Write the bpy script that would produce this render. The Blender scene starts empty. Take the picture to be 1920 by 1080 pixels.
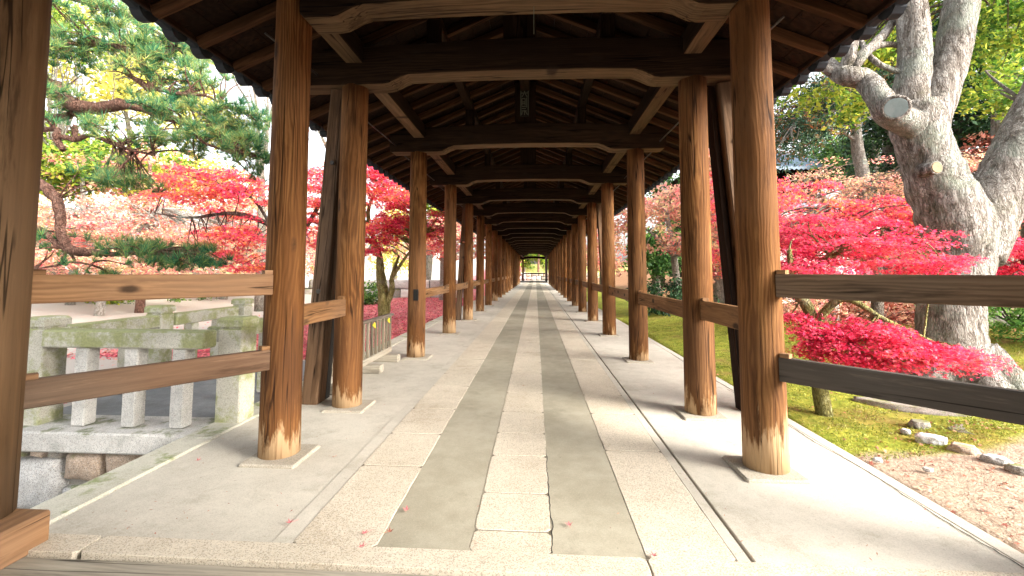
import bpy, bmesh, math, random
import numpy as np
from mathutils import Vector, Matrix, noise as mnoise
random.seed(7); RNG = np.random.default_rng(11)
rad = math.radians
scene = bpy.context.scene

# ------------------------------------------------------------------ camera
F, PPX, PPY, CH = 853.0, 950.0, 450.0, 1.2
YAW, PIT, ROL = rad(3.62), rad(4.0), rad(-0.12)
cd = bpy.data.cameras.new('camera'); cam = bpy.data.objects.new('camera', cd)
scene.collection.objects.link(cam); scene.camera = cam
cam.location = (0, 0, CH); cam.rotation_euler = (math.pi/2+PIT, ROL, YAW)
cd.sensor_width = 36; cd.lens = 36*F/1920
cd.shift_x = (960-PPX)/1920; cd.shift_y = -(540-PPY)/1920
cd.clip_start = 0.05; cd.clip_end = 2000
# ------------------------------------------------------------------ world, sun, exposure
SUN_EL, SUN_AZ = rad(25), rad(118)        # azimuth clockwise from +Y (the corridor's direction)
w = bpy.data.worlds.new('World'); scene.world = w; w.use_nodes = True
nt = w.node_tree; bg = nt.nodes['Background']
sky = nt.nodes.new('ShaderNodeTexSky'); sky.sky_type = 'NISHITA'; sky.sun_disc = False
sky.sun_elevation = SUN_EL; sky.sun_rotation = SUN_AZ
sky.air_density = 1.0; sky.dust_density = 5.0; sky.ozone_density = 0.6; sky.altitude = 0
hs = nt.nodes.new('ShaderNodeHueSaturation'); hs.inputs['Saturation'].default_value = .22; hs.inputs['Value'].default_value = 1.95   # thin bright cloud
nt.links.new(sky.outputs[0], hs.inputs['Color']); nt.links.new(hs.outputs[0], bg.inputs[0]); bg.inputs[1].default_value = 0.15
sd = bpy.data.lights.new('sun', 'SUN'); sd.energy = 2.05; sd.angle = rad(30); sd.color = (1, .93, .82)
sun = bpy.data.objects.new('sun', sd); scene.collection.objects.link(sun)
sdir = Vector((math.sin(SUN_AZ)*math.cos(SUN_EL), math.cos(SUN_AZ)*math.cos(SUN_EL), math.sin(SUN_EL)))
sun.rotation_euler = sdir.to_track_quat('Z', 'Y').to_euler()
scene.view_settings.view_transform = 'Standard'; scene.view_settings.look = 'None'
scene.view_settings.gamma = 1; scene.view_settings.exposure = 1.5
scene.cycles.max_bounces = 8; scene.cycles.diffuse_bounces = 3; scene.cycles.transmission_bounces = 4
scene.cycles.transparent_max_bounces = 4
scene.cycles.use_denoising = True

# ------------------------------------------------------------------ unprojection (used to place real geometry at real depth)
_a = math.pi/2+PIT
CAMR = Matrix.Rotation(YAW, 3, 'Z') @ Matrix.Rotation(ROL, 3, 'Y') @ Matrix.Rotation(_a, 3, 'X')
CAMP = Vector((0, 0, CH))
def at(px, py, Y):
    d = CAMR @ Vector(((px-PPX)/F, -(py-PPY)/F, -1)); return CAMP + d*(Y/d.y)

# ------------------------------------------------------------------ node helpers
class NT:
    def __init__(s, name):
        s.m = bpy.data.materials.new(name); s.m.use_nodes = True
        s.t = s.m.node_tree; s.p = s.t.nodes['Principled BSDF']; s.out = s.t.nodes['Material Output']
    def n(s, typ, **kw):
        nd = s.t.nodes.new(typ)
        for k, v in kw.items():
            if k.startswith('i_'):
                key = k[2:]; key = int(key) if key.isdigit() else key.replace('_', ' ')
                s.set(nd.inputs[key], v)
            else: setattr(nd, k, v)
        return nd
    def set(s, sock, v):
        if isinstance(v, bpy.types.NodeSocket): s.t.links.new(v, sock)
        elif isinstance(v, bpy.types.Node): s.t.links.new(v.outputs[0], sock)
        else:
            if sock.type == 'RGBA' and len(v) == 3: v = (*v, 1)
            sock.default_value = v
    def math(s, op, a, b=0.0, c=None, clamp=False):
        nd = s.t.nodes.new('ShaderNodeMath'); nd.operation = op; nd.use_clamp = clamp
        s.set(nd.inputs[0], a); s.set(nd.inputs[1], b)
        if c is not None: s.set(nd.inputs[2], c)
        return nd.outputs[0]
    def vmath(s, op, a, b=None, scale=None):
        nd = s.t.nodes.new('ShaderNodeVectorMath'); nd.operation = op
        s.set(nd.inputs[0], a)
        if b is not None: s.set(nd.inputs[1], b)
        if scale is not None: s.set(nd.inputs[3], scale)
        return nd.outputs[0]
    def mix(s, f, a, b, blend='MIX'):
        nd = s.t.nodes.new('ShaderNodeMix'); nd.data_type = 'RGBA'; nd.blend_type = blend
        s.set(nd.inputs[0], f); s.set(nd.inputs[6], a); s.set(nd.inputs[7], b); return nd.outputs[2]
    def ramp(s, f, stops, interp='LINEAR'):
        nd = s.t.nodes.new('ShaderNodeValToRGB'); s.set(nd.inputs[0], f)
        cr = nd.color_ramp; cr.interpolation = interp
        while len(cr.elements) < len(stops): cr.elements.new(.5)
        for e, (p, c) in zip(cr.elements, stops):
            e.position = p; e.color = (*c, 1) if not isinstance(c, (int, float)) else (c, c, c, 1)
        return nd.outputs[0]
    def step(s, f, a, b):       # smooth 0..1 between a and b
        nd = s.t.nodes.new('ShaderNodeMapRange'); nd.interpolation_type = 'SMOOTHSTEP'
        s.set(nd.inputs[0], f); nd.inputs[1].default_value = a; nd.inputs[2].default_value = b; return nd.outputs[0]
    def noise(s, vec, scale, detail=4, rough=.55, out=0, dist=0.0):
        nd = s.t.nodes.new('ShaderNodeTexNoise'); s.set(nd.inputs['Vector'], vec)
        nd.inputs['Scale'].default_value = scale; nd.inputs['Detail'].default_value = detail
        nd.inputs['Roughness'].default_value = rough; nd.inputs['Distortion'].default_value = dist
        return nd.outputs[out]
    def vor(s, vec, scale, feature='F1', out=0, rnd=1.0):
        nd = s.t.nodes.new('ShaderNodeTexVoronoi'); nd.feature = feature; s.set(nd.inputs['Vector'], vec)
        nd.inputs['Scale'].default_value = scale; nd.inputs['Randomness'].default_value = rnd
        return nd.outputs[out]
    def scale3(s, vec, v):
        nd = s.t.nodes.new('ShaderNodeVectorMath'); nd.operation = 'MULTIPLY'
        s.set(nd.inputs[0], vec); nd.inputs[1].default_value = v; return nd.outputs[0]
    def obj(s): return s.n('ShaderNodeTexCoord').outputs['Object']
    def sep(s, v): return s.n('ShaderNodeSeparateXYZ', i_0=v).outputs
    def bump(s, h, strength=.5, dist=.01):
        nd = s.t.nodes.new('ShaderNodeBump'); nd.inputs['Strength'].default_value = strength
        nd.inputs['Distance'].default_value = dist; s.set(nd.inputs['Height'], h)
        s.t.links.new(nd.outputs[0], s.p.inputs['Normal'])
    def fin(s, col, rough=.8, spec=.3):
        s.set(s.p.inputs['Base Color'], col); s.set(s.p.inputs['Roughness'], rough)
        s.p.inputs['Specular IOR Level'].default_value = spec; return s.m

def wood(name, axis, dark, mid, light, grey=(.2, .17, .14), greyf=.25, worn=False, spacing=26, tone=.5, knots=True):
    g = NT(name); oc = g.obj()
    rnd = g.n('ShaderNodeObjectInfo').outputs['Random']
    off = g.vmath('SCALE', (7.3, 5.1, 9.7), scale=g.math('MULTIPLY', rnd, 13.0))
    sq = [1, 1, 1]; sq['XYZ'.index(axis)] = .16
    base = g.vmath('ADD', g.scale3(oc, tuple(sq)), off)
    wob = g.noise(base, 3.2, 4, .55, out=1)
    v = g.vmath('ADD', g.scale3(oc, tuple(sq)), g.vmath('SCALE', g.vmath('SUBTRACT', wob, (.5, .5, .5)), scale=.26))
    # off-centre heart, a different one on each timber
    r2 = g.math('SUBTRACT', rnd, .5)
    ctr = [.09, .05, .11]
    v = g.vmath('ADD', v, g.vmath('SCALE', (.09, .12, .10), scale=g.math('MULTIPLY', r2, 2.2)))
    wv = g.n('ShaderNodeTexWave', wave_type='RINGS', rings_direction=axis, wave_profile='SIN')
    g.set(wv.inputs['Vector'], v); wv.inputs['Scale'].default_value = spacing
    wv.inputs['Distortion'].default_value = .6; wv.inputs['Detail'].default_value = 1.5; wv.inputs['Detail Scale'].default_value = 1.5
    ring = wv.outputs['Fac']
    fs = [1, 1, 1]; fs['XYZ'.index(axis)] = .035
    fib = g.noise(g.vmath('ADD', g.scale3(oc, tuple(fs)), off), 90, 3, .6)
    fib2 = g.noise(g.vmath('ADD', g.scale3(oc, tuple(fs)), off), 28, 3, .6)
    big = g.noise(g.vmath('ADD', g.scale3(oc, tuple([.5 if s == 1 else .5 for s in sq])), off), 1.6, 3, .55)
    rs = g.math('MULTIPLY', ring, g.math('ADD', g.math('MULTIPLY', g.step(g.noise(base, 3.1, 2), .35, .65), .20), .03))
    f = g.math('ADD', rs, g.math('ADD', g.math('MULTIPLY', fib2, .36), g.math('ADD', g.math('MULTIPLY', fib, .20), g.math('MULTIPLY', g.noise(base, 5.5, 5, .7), .26))))
    col = g.ramp(f, [(.16, dark), (.48, mid), (.86, light)])
    col = g.mix(g.math('MULTIPLY', g.step(big, .38, .68), greyf), col, g.mix(fib, tuple(c*.55 for c in grey), grey))
    val = g.math('ADD', g.math('MULTIPLY', big, tone*1.4), 1-tone*.72)
    col = g.mix(1.0, col, g.n('ShaderNodeCombineColor', i_0=val, i_1=val, i_2=val).outputs[0], 'MULTIPLY')
    # per timber tone
    vt = g.math('ADD', g.math('MULTIPLY', g.math('FRACT', g.math('MULTIPLY', rnd, 7.77)), .5), .75)
    col = g.mix(1.0, col, g.n('ShaderNodeCombineColor', i_0=vt, i_1=vt, i_2=vt).outputs[0], 'MULTIPLY')
    # dark weather streaks along the grain
    ss = [1, 1, 1]; ss['XYZ'.index(axis)] = .10
    stn = g.noise(g.vmath('ADD', g.scale3(oc, tuple(ss)), g.vmath('SCALE', off, scale=1.7)), 9, 6, .72)
    col = g.mix(g.math('MULTIPLY', g.step(stn, .53, .66), .62), col, tuple(c*.8 for c in dark))
    col = g.mix(g.math('MULTIPLY', g.step(stn, .44, .34), .35), col, tuple(min(1, c*1.15) for c in light))
    # drying cracks
    cs = [1, 1, 1]; cs['XYZ'.index(axis)] = .03
    cr = g.noise(g.vmath('ADD', g.scale3(oc, tuple(cs)), off), 13, 2, .5)
    crack = g.math('SUBTRACT', 1.0, g.step(g.math('ABSOLUTE', g.math('SUBTRACT', cr, .5)), .003, .018))
    crack = g.math('MULTIPLY', crack, g.step(g.noise(base, 5, 1), .46, .56))
    col = g.mix(g.math('MULTIPLY', crack, .8), col, tuple(c*.15 for c in dark))
    if knots:
        ks = [.45, .12, 1] if axis == 'X' else [1, 1, .4]
        kd = g.vor(g.vmath('ADD', g.scale3(oc, tuple(ks)), off), 6.0 if axis == 'X' else 3.0)
        kd = g.math('ADD', kd, g.math('MULTIPLY', g.noise(oc, 30, 2), .05))
        kn = g.math('SUBTRACT', 1.0, g.step(kd, .13 if axis == 'X' else .07, .23 if axis == 'X' else .13))
        col = g.mix(g.math('MULTIPLY', kn, .85), col, (.022, .014, .010))
    h = g.math('ADD', g.math('MULTIPLY', ring, .35), g.math('ADD', g.math('MULTIPLY', fib, .6), g.math('MULTIPLY', crack, -1.6)))
    if worn:
        z = g.sep(oc)[2]
        nz = g.noise(g.scale3(g.vmath('ADD', oc, off), (1, 1, .16)), 15, 5, .7)
        lim = g.math('ADD', g.math('ADD', z, g.math('SUBTRACT', g.math('MULTIPLY', g.math('FRACT', g.math('MULTIPLY', rnd, 31.7)), .30), .13)), g.math('MULTIPLY', g.math('SUBTRACT', nz, .5), 1.1))
        wf = g.math('SUBTRACT', 1.0, g.step(lim, .03, .17))
        wf = g.math('MULTIPLY', wf, g.step(g.math('ADD', fib2, g.math('MULTIPLY', nz, .3)), .38, .66))
        col = g.mix(g.math('MULTIPLY', wf, .8), col, (.50, .34, .19))
        dk = g.math('SUBTRACT', 1.0, g.step(g.math('ABSOLUTE', g.math('SUBTRACT', lim, .5)), .0, .45))
        col = g.mix(g.math('MULTIPLY', dk, .35), col, (.06, .03, .018))
        h = g.math('ADD', h, g.math('MULTIPLY', wf, -.5))
    g.bump(h, .55, .004)
    return g.fin(col, g.math('ADD', g.math('MULTIPLY', fib, .25), .6), .07)

M = {}
M['column'] = wood('column_wood', 'Z', (.030, .012, .005), (.145, .060, .019), (.34, .168, .058), grey=(.17, .105, .06), greyf=.35, worn=True, spacing=15, tone=.75, knots=True)
M['gatecol'] = wood('gate_post_wood', 'Z', (.040, .022, .010), (.115, .065, .030), (.20, .125, .062), grey=(.12, .09, .065), greyf=.35, spacing=6, tone=.5)
M['rail'] = wood('rail_wood', 'X', (.06, .028, .012), (.225, .115, .050), (.36, .205, .098), grey=(.20, .14, .10), greyf=.4, spacing=13)
M['rail_mid'] = wood('rail_wood_brown', 'X', (.055, .033, .020), (.175, .112, .068), (.29, .20, .128), grey=(.18, .15, .12), greyf=.5, spacing=12)
M['rail_grey'] = wood('rail_wood_faded', 'X', (.055, .03, .018), (.18, .105, .062), (.30, .20, .13), grey=(.20, .16, .12), greyf=.5, spacing=13)
M['rail_dark'] = wood('rail_wood_weathered', 'X', (.045, .037, .030), (.12, .095, .073), (.22, .18, .14), grey=(.15, .135, .12), greyf=.6, spacing=14)
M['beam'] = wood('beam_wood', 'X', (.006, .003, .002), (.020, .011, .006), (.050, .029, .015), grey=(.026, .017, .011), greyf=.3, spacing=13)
M['soffit'] = wood('bounce_lit_underside_wood', 'X', (.035, .020, .010), (.115, .070, .036), (.20, .130, .072), grey=(.10, .075, .05), greyf=.3, spacing=12)  # paler than the beam faces: light bounced off the floor, put into the colour
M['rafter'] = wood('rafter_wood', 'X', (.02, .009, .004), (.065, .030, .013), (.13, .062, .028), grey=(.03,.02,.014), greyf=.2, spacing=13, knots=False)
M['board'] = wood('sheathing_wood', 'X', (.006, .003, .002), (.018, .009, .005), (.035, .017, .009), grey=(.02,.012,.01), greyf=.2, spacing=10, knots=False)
M['prop'] = wood('prop_wood', 'X', (.045, .026, .015), (.16, .09, .048), (.28, .17, .10), grey=(.12, .10, .08), greyf=.5, spacing=12)
M['oldwood'] = wood('silver_wood', 'X', (.18, .15, .115), (.30, .26, .20), (.42, .37, .29), grey=(.34, .33, .28), greyf=.5, spacing=12)

def concrete(name, c1, c2, stain=(.2, .19, .15), speck=0.0, moss=0.0, mosscol=(.16, .2, .05), rough=.85, bs=.25, grain=220, dark=(.12, .11, .1)):
    g = NT(name); oc = g.obj()
    rnd = g.n('ShaderNodeObjectInfo').outputs['Random']
    p = g.vmath('ADD', oc, g.vmath('SCALE', (3.3, 7.1, 1.7), scale=g.math('MULTIPLY', rnd, 5.0)))
    a = g.noise(p, 1.3, 5, .6); b = g.noise(p, 9, 5, .65); c = g.noise(p, grain, 2, .6)
    col = g.mix(g.step(g.math('ADD', g.math('MULTIPLY', a, .6), g.math('MULTIPLY', b, .4)), .36, .64), c1, c2)
    st = g.step(g.noise(g.vmath('ADD', p, (11, 3, 0)), 2.6, 8, .75), .50, .70)
    col = g.mix(g.math('MULTIPLY', st, .7), col, stain)
    ds = g.math('MULTIPLY', g.step(g.noise(p, 38, 2, .5), .70, .76), g.step(g.noise(p, 2.1, 3), .45, .6))
    col = g.mix(g.math('MULTIPLY', ds, .6), col, tuple(c*.45 for c in stain))
    col = g.mix(g.math('MULTIPLY', g.step(c, .35, .75), .22), col, tuple(min(1, x*1.5) for x in c2))
    h = g.math('ADD', g.math('MULTIPLY', b, .5), g.math('MULTIPLY', c, .35))
    if speck:
        v = g.vor(p, 230, out=1); sp = g.sep(v)[0]
        col = g.mix(g.math('MULTIPLY', g.step(sp, .72, .8), speck), col, dark)
        col = g.mix(g.math('MULTIPLY', g.step(sp, .22, .18), speck*.6), col, (.66, .61, .54))
        rs = g.noise(p, 55, 3, .7); col = g.mix(g.math('MULTIPLY', g.step(rs, .55, .68), speck*.45), col, (.42, .29, .2))
        h = g.math('ADD', h, g.math('MULTIPLY', sp, .25))
    if moss:
        gn = g.sep(g.n('ShaderNodeNewGeometry').outputs['Normal'])[2]
        mn = g.noise(p, 4, 6, .7)
        mf = g.math('MULTIPLY', g.step(g.math('ADD', mn, g.math('MULTIPLY', gn, .13)), .66-moss*.22, .80-moss*.2), .85)
        mc = g.mix(g.noise(p, 60, 2), tuple(x*.5 for x in mosscol), tuple(x*1.5 for x in mosscol))
        col = g.mix(mf, col, mc)
    g.bump(h, bs, .006)
    return g.fin(col, rough, .3)

M['concrete'] = concrete('pale_concrete', (.41, .375, .31), (.51, .47, .395), stain=(.30, .27, .21), speck=.15)
M['strip'] = concrete('trowelled_concrete', (.255, .228, .165), (.34, .31, .235), stain=(.20, .178, .125), bs=.12, speck=.1)
M['slab'] = concrete('granite_slab', (.49, .425, .325), (.59, .52, .41), stain=(.40, .325, .23), speck=.5, bs=.9, dark=(.17,.145,.11))
M['mortar'] = concrete('dirty_mortar', (.13, .11, .08), (.20, .17, .125), stain=(.09, .08, .06))
M['plinth'] = concrete('plinth_stone', (.30, .265, .205), (.40, .355, .28), speck=.35)
M['kerb'] = concrete('kerb_concrete', (.38, .36, .28), (.50, .48, .40), stain=(.24, .24, .16), speck=.25, moss=.08)
M['granite'] = concrete('mossy_granite', (.40, .38, .31), (.56, .54, .46), stain=(.24, .24, .16), speck=.4, moss=1.0, mosscol=(.25, .27, .10), bs=.6)
M['granite_clean'] = concrete('speckled_granite', (.45, .44, .41), (.62, .60, .56), stain=(.2, .2, .17), speck=.45, moss=.35, mosscol=(.14, .16, .06), bs=.6)
M['deck'] = concrete('grey_paving', (.15, .16, .165), (.23, .24, .245), stain=(.12, .125, .125), speck=.15)
M['rock'] = concrete('rough_rock', (.17, .155, .13), (.30, .275, .235), stain=(.10, .09, .07), speck=.5, moss=.6, mosscol=(.15, .17, .04), bs=.9, grain=90)
M['rock_white'] = concrete('white_rock', (.42, .42, .41), (.60, .59, .57), stain=(.2, .19, .17), speck=.6, moss=.1, bs=.8, grain=90)
M['rock_tan'] = concrete('tan_rock', (.38, .28, .20), (.56, .43, .33), stain=(.2, .15, .1), speck=.6, moss=.15, bs=.8, grain=90)
M['rock_dark'] = concrete('dark_joint', (.05, .045, .035), (.09, .08, .06), stain=(.03, .03, .02), moss=.4)
M['plaster'] = concrete('pale_plaster', (.6, .58, .54), (.7, .68, .64), stain=(.5, .48, .44))
M['darkgap'] = NT('dark_gap').fin((.025, .022, .018), .95)
g = NT('roof_tile'); p = g.obj(); M['tile'] = g.fin(g.mix(g.noise(p, 6, 4), (.018, .021, .026), (.045, .052, .062)), .75, .15)
M['iron'] = NT('iron').fin((.04, .035, .03), .5, .5)
M['tin'] = NT('white_tin').fin((.7, .7, .68), .5, .4)
M['paper'] = NT('pale_paint').fin((.13, .14, .10), .8)
M['black'] = NT('black_wood').fin((.012, .010, .008), .7)
M['yellow'] = NT('yellow_cord').fin((.75, .62, .05), .7)
M['bamboo'] = wood('picket_wood', 'Z', (.10, .08, .05), (.24, .20, .14), (.36, .31, .22), greyf=.4, spacing=30, knots=False)

def bark(name, c1, c2, c3, sc=26, strength=1.0, stretch=.35, mossf=.0, lich=(.35, .42, .36), patch=False):
    g = NT(name); oc = g.obj()
    p = g.scale3(oc, (1, 1, stretch))
    wv = g.vmath('ADD', p, g.vmath('SCALE', g.noise(p, 7, 4, .7, out=1), scale=.16))
    cr = g.vor(wv, sc, 'DISTANCE_TO_EDGE')
    n1 = g.noise(wv, 19, 7, .78); n2 = g.noise(oc, 2.2, 4, .6)
    col = g.ramp(n1, [(.36, c1), (.5, c2), (.63, c3)])
    col = g.mix(g.math('MULTIPLY', g.math('MULTIPLY', g.math('SUBTRACT', 1.0, g.step(cr, .0, .16)), g.step(n2, .25, .6)), .6), col, tuple(c*.3 for c in c1))
    col = g.mix(g.math('MULTIPLY', g.step(n2, .52, .66), .55), col, lich)
    if patch:
        pn = g.noise(wv, 5.5, 6, .8); col = g.mix(g.math('MULTIPLY', g.step(pn, .54, .64), .6), col, g.mix(g.step(n1, .42, .58), tuple(c*.55 for c in c1), tuple(c*.62 for c in c2)))
    if mossf: col = g.mix(g.math('MULTIPLY', g.step(g.noise(oc, 3.1, 5, .7), .5, .66), mossf), col, (.13, .14, .04))
    g.bump(g.math('ADD', g.math('MULTIPLY', g.step(cr, 0, .2), .8), g.math('MULTIPLY', n1, 2.0)), strength, .035)
    return g.fin(col, .9, .2)
M['bark_camphor'] = bark('camphor_bark', (.11, .085, .065), (.40, .355, .305), (.76, .72, .66), sc=46, stretch=.22, mossf=.25, lich=(.40, .46, .38), patch=True)
M['bark_pine'] = bark('pine_bark', (.10, .05, .035), (.24, .12, .085), (.34, .20, .15), sc=22, stretch=.6, lich=(.22, .14, .11))
M['bark_grey'] = bark('grey_bark', (.14, .11, .09), (.28, .24, .19), (.42, .37, .31), sc=30, mossf=.4)
M['bark_moss'] = bark('mossy_bark', (.16, .14, .05), (.34, .31, .10), (.50, .46, .22), sc=30, mossf=.5, lich=(.4, .38, .3))
M['bark_dark'] = bark('dark_twig', (.05, .03, .025), (.11, .07, .055), (.17, .12, .10), sc=30)
M['bark_pale'] = bark('pale_bark', (.26, .22, .18), (.46, .42, .36), (.62, .58, .52), sc=30)
M['cut'] = concrete('sealed_cut', (.13, .18, .18), (.22, .28, .27), stain=(.11, .14, .14))
M['cut_tan'] = concrete('tan_cut', (.13, .10, .055), (.24, .19, .11), stain=(.12, .09, .05))

def leafmat(name, cols, trans=.5, clump=1.3, rough=.6):
    g = NT(name); geo = g.n('ShaderNodeNewGeometry'); oc = g.obj()
    r = geo.outputs['Random Per Island']
    f = g.math('ADD', g.math('MULTIPLY', g.noise(oc, clump, 3, .6), 1.0), g.math('MULTIPLY', g.math('SUBTRACT', r, .5), .55))
    n = len(cols); col = g.ramp(f, [(.22+.56*i/(n-1), c) for i, c in enumerate(cols)])
    val = g.math('ADD', g.math('MULTIPLY', g.math('FRACT', g.math('MULTIPLY', r, 17.3)), .6), .7)
    col = g.mix(1.0, col, g.n('ShaderNodeCombineColor', i_0=val, i_1=val, i_2=val).outputs[0], 'MULTIPLY')
    g.fin(col, rough, .25)
    tr = g.n('ShaderNodeBsdfTranslucent', i_0=col)
    mx = g.n('ShaderNodeMixShader', i_0=trans); g.t.links.new(g.p.outputs[0], mx.inputs[1]); g.t.links.new(tr.outputs[0], mx.inputs[2])
    g.t.links.new(mx.outputs[0], g.out.inputs[0]); return g.m
RED = (.68, .035, .10); CRIM = (.82, .08, .19); PINK = (.85, .20, .26); SAL = (.84, .40, .34); ORG = (.86, .30, .10); YEL = (.78, .52, .06)
M['l_crimson'] = leafmat('crimson_maple_leaves', [(.48,.02,.06), RED, CRIM, (.80,.07,.15), PINK, (.80, .16, .14)], clump=1.8)
M['l_redorange'] = leafmat('red_orange_maple_leaves', [(.5,.03,.08), CRIM, CRIM, PINK, (.82, .16, .16), ORG, (.86, .44, .16)], clump=1.4)
M['l_salmon'] = leafmat('salmon_maple_leaves', [(.78, .20, .20), SAL, (.80, .44, .34), (.80, .54, .32), (.66, .56, .28)], clump=.7)
M['l_palepink'] = leafmat('pale_pink_maple_leaves', [(.76, .14, .18), (.82, .32, .28), (.84, .48, .38), (.84, .62, .38), (.6, .58, .25)], clump=.6)
M['l_lime'] = leafmat('lime_leaves', [(.05, .13, .02), (.13, .25, .03), (.30, .40, .05), (.55, .56, .08)], clump=.9)
M['l_yellow'] = leafmat('yellow_leaves', [(.42, .46, .08), (.68, .62, .12), (.80, .70, .16), (.62, .54, .18)], clump=.8)
M['l_green'] = leafmat('green_leaves', [(.03, .08, .02), (.06, .15, .035), (.11, .22, .05), (.2, .3, .07)], clump=1.0)
M['l_dark'] = leafmat('dark_evergreen_leaves', [(.012, .03, .012), (.02, .055, .022), (.035, .09, .035), (.07, .14, .04)], trans=.2, clump=.8)
M['l_cypress'] = leafmat('cypress_leaves', [(.015, .05, .03), (.03, .085, .045), (.06, .13, .055), (.30, .12, .045)], trans=.15, clump=1.6)
M['l_pine'] = leafmat('pine_needles', [(.012, .08, .045), (.03, .16, .08), (.09, .25, .09), (.24, .34, .08), (.38, .34, .12)], trans=.3, clump=2.4)
M['l_bush'] = leafmat('bush_leaves', [(.05, .14, .03), (.12, .28, .05), (.26, .42, .09)], clump=3)
M['l_fallen'] = leafmat('fallen_leaves', [(.48, .04, .08), (.66, .12, .16), (.72, .26, .25), (.50, .20, .14)], trans=.1, clump=2)
M['l_brown'] = leafmat('brown_litter', [(.22, .07, .05), (.38, .12, .08), (.45, .24, .14)], trans=.1, clump=2)
M['l_moss'] = leafmat('moss_tufts', [(.10, .15, .015), (.20, .24, .03), (.32, .33, .05), (.30, .24, .08)], trans=.25, clump=2.2)

# ------------------------------------------------------------------ mesh helpers
ORG_W = {}
def link(o): scene.collection.objects.link(o); return o
def place(o, origin, parent):
    origin = Vector(origin)
    if parent is not None:
        o.parent = parent; o.location = origin - ORG_W[parent.name]
    else: o.location = origin
    ORG_W[o.name] = origin; return o
def tag(o, label=None, cat=None, group=None, kind=None):
    if label: o['label'] = label
    if cat: o['category'] = cat
    if group: o['group'] = group
    if kind: o['kind'] = kind
    return o
def empty(name, loc, label, cat, group=None):
    o = bpy.data.objects.new(name, None); link(o); o.location = loc; o.empty_display_size = .2
    ORG_W[o.name] = Vector(loc); return tag(o, label, cat, group)
class MB:
    def __init__(s): s.v = []; s.f = []; s.m = []
    def add(s, vs, fs, mi=0):
        b = len(s.v); s.v += [tuple(v) for v in vs]; s.f += [tuple(b+i for i in f) for f in fs]; s.m += [mi]*len(fs)
    def box(s, lo, hi, bev=.0, mi=0):
        x0, y0, z0 = lo; x1, y1, z1 = hi
        if bev <= 0:
            s.add([(x0,y0,z0),(x1,y0,z0),(x1,y1,z0),(x0,y1,z0),(x0,y0,z1),(x1,y0,z1),(x1,y1,z1),(x0,y1,z1)],
                  [(0,3,2,1),(4,5,6,7),(0,1,5,4),(1,2,6,5),(2,3,7,6),(3,0,4,7)], mi); return
        b = bev; rings = []
        for z, i in ((z0, b), (z0+b, 0), (z1-b, 0), (z1, b)):
            a0, a1, c0, c1 = x0+i, x1-i, y0+i, y1-i; k = b if i == 0 else b*.4
            rings.append([(a0+k,c0,z),(a1-k,c0,z),(a1,c0+k,z),(a1,c1-k,z),(a1-k,c1,z),(a0+k,c1,z),(a0,c1-k,z),(a0,c0+k,z)])
        s.rings(rings, mi)
    def rings(s, rings, mi=0, cap=True, closed=True):
        n = len(rings[0]); vs = [v for r in rings for v in r]; fs = []
        for i in range(len(rings)-1):
            for j in range(n if closed else n-1):
                k = (j+1) % n; fs.append((i*n+j, i*n+k, (i+1)*n+k, (i+1)*n+j))
        if cap: fs.append(tuple(range(n-1, -1, -1))); fs.append(tuple((len(rings)-1)*n+j for j in range(n)))
        s.add(vs, fs, mi)
    def tube(s, pts, rs, seg=8, mi=0, rough=0.0, cap=True):
        pts = [Vector(p) for p in pts]; rings = []; t0 = None
        up = Vector((.3, .9, .1)).normalized()
        for i, p in enumerate(pts):
            t = (pts[min(i+1, len(pts)-1)] - pts[max(i-1, 0)])
            t = t.normalized() if t.length > 1e-9 else Vector((0,0,1))
            u = up - t*up.dot(t)
            if u.length < .05: u = Vector((1,0,0)) - t*t.x
            u.normalize(); up = u; v = t.cross(u); r = rs[i] if not isinstance(rs, (int, float)) else rs
            ring = []
            for k in range(seg):
                a = 2*math.pi*k/seg; d = u*math.cos(a)+v*math.sin(a); rr = r
                if rough: rr *= 1+rough*mnoise.noise((p+d*r)*(1.0/max(r, .02))*.9) + rough*.5*mnoise.noise((p+d*r)*(3.0/max(r, .02)))
                ring.append(p+d*rr)
            rings.append(ring)
        s.rings(rings, mi, cap)
    def mesh(s, name, origin=(0,0,0), smooth=False, mats=()):
        me = bpy.data.meshes.new(name); o = Vector(origin)
        me.from_pydata([(v[0]-o.x, v[1]-o.y, v[2]-o.z) for v in s.v], [], s.f)
        for m in mats: me.materials.append(m)
        if len(mats) > 1: me.polygons.foreach_set('material_index', s.m)
        if smooth: me.polygons.foreach_set('use_smooth', [True]*len(s.f))
        me.update(); return me
    def build(s, name, mats, parent=None, origin=None, smooth=False, fixn=True):
        if not isinstance(mats, (list, tuple)): mats = [mats]
        if origin is None: origin = ORG_W[parent.name] if parent is not None else (0,0,0)
        me = s.mesh(name, origin, smooth, mats)
        if fixn:
            bm = bmesh.new(); bm.from_mesh(me); bmesh.ops.recalc_face_normals(bm, faces=bm.faces); bm.to_mesh(me); bm.free()
        o = bpy.data.objects.new(name, me); link(o); return place(o, origin, parent)

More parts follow.
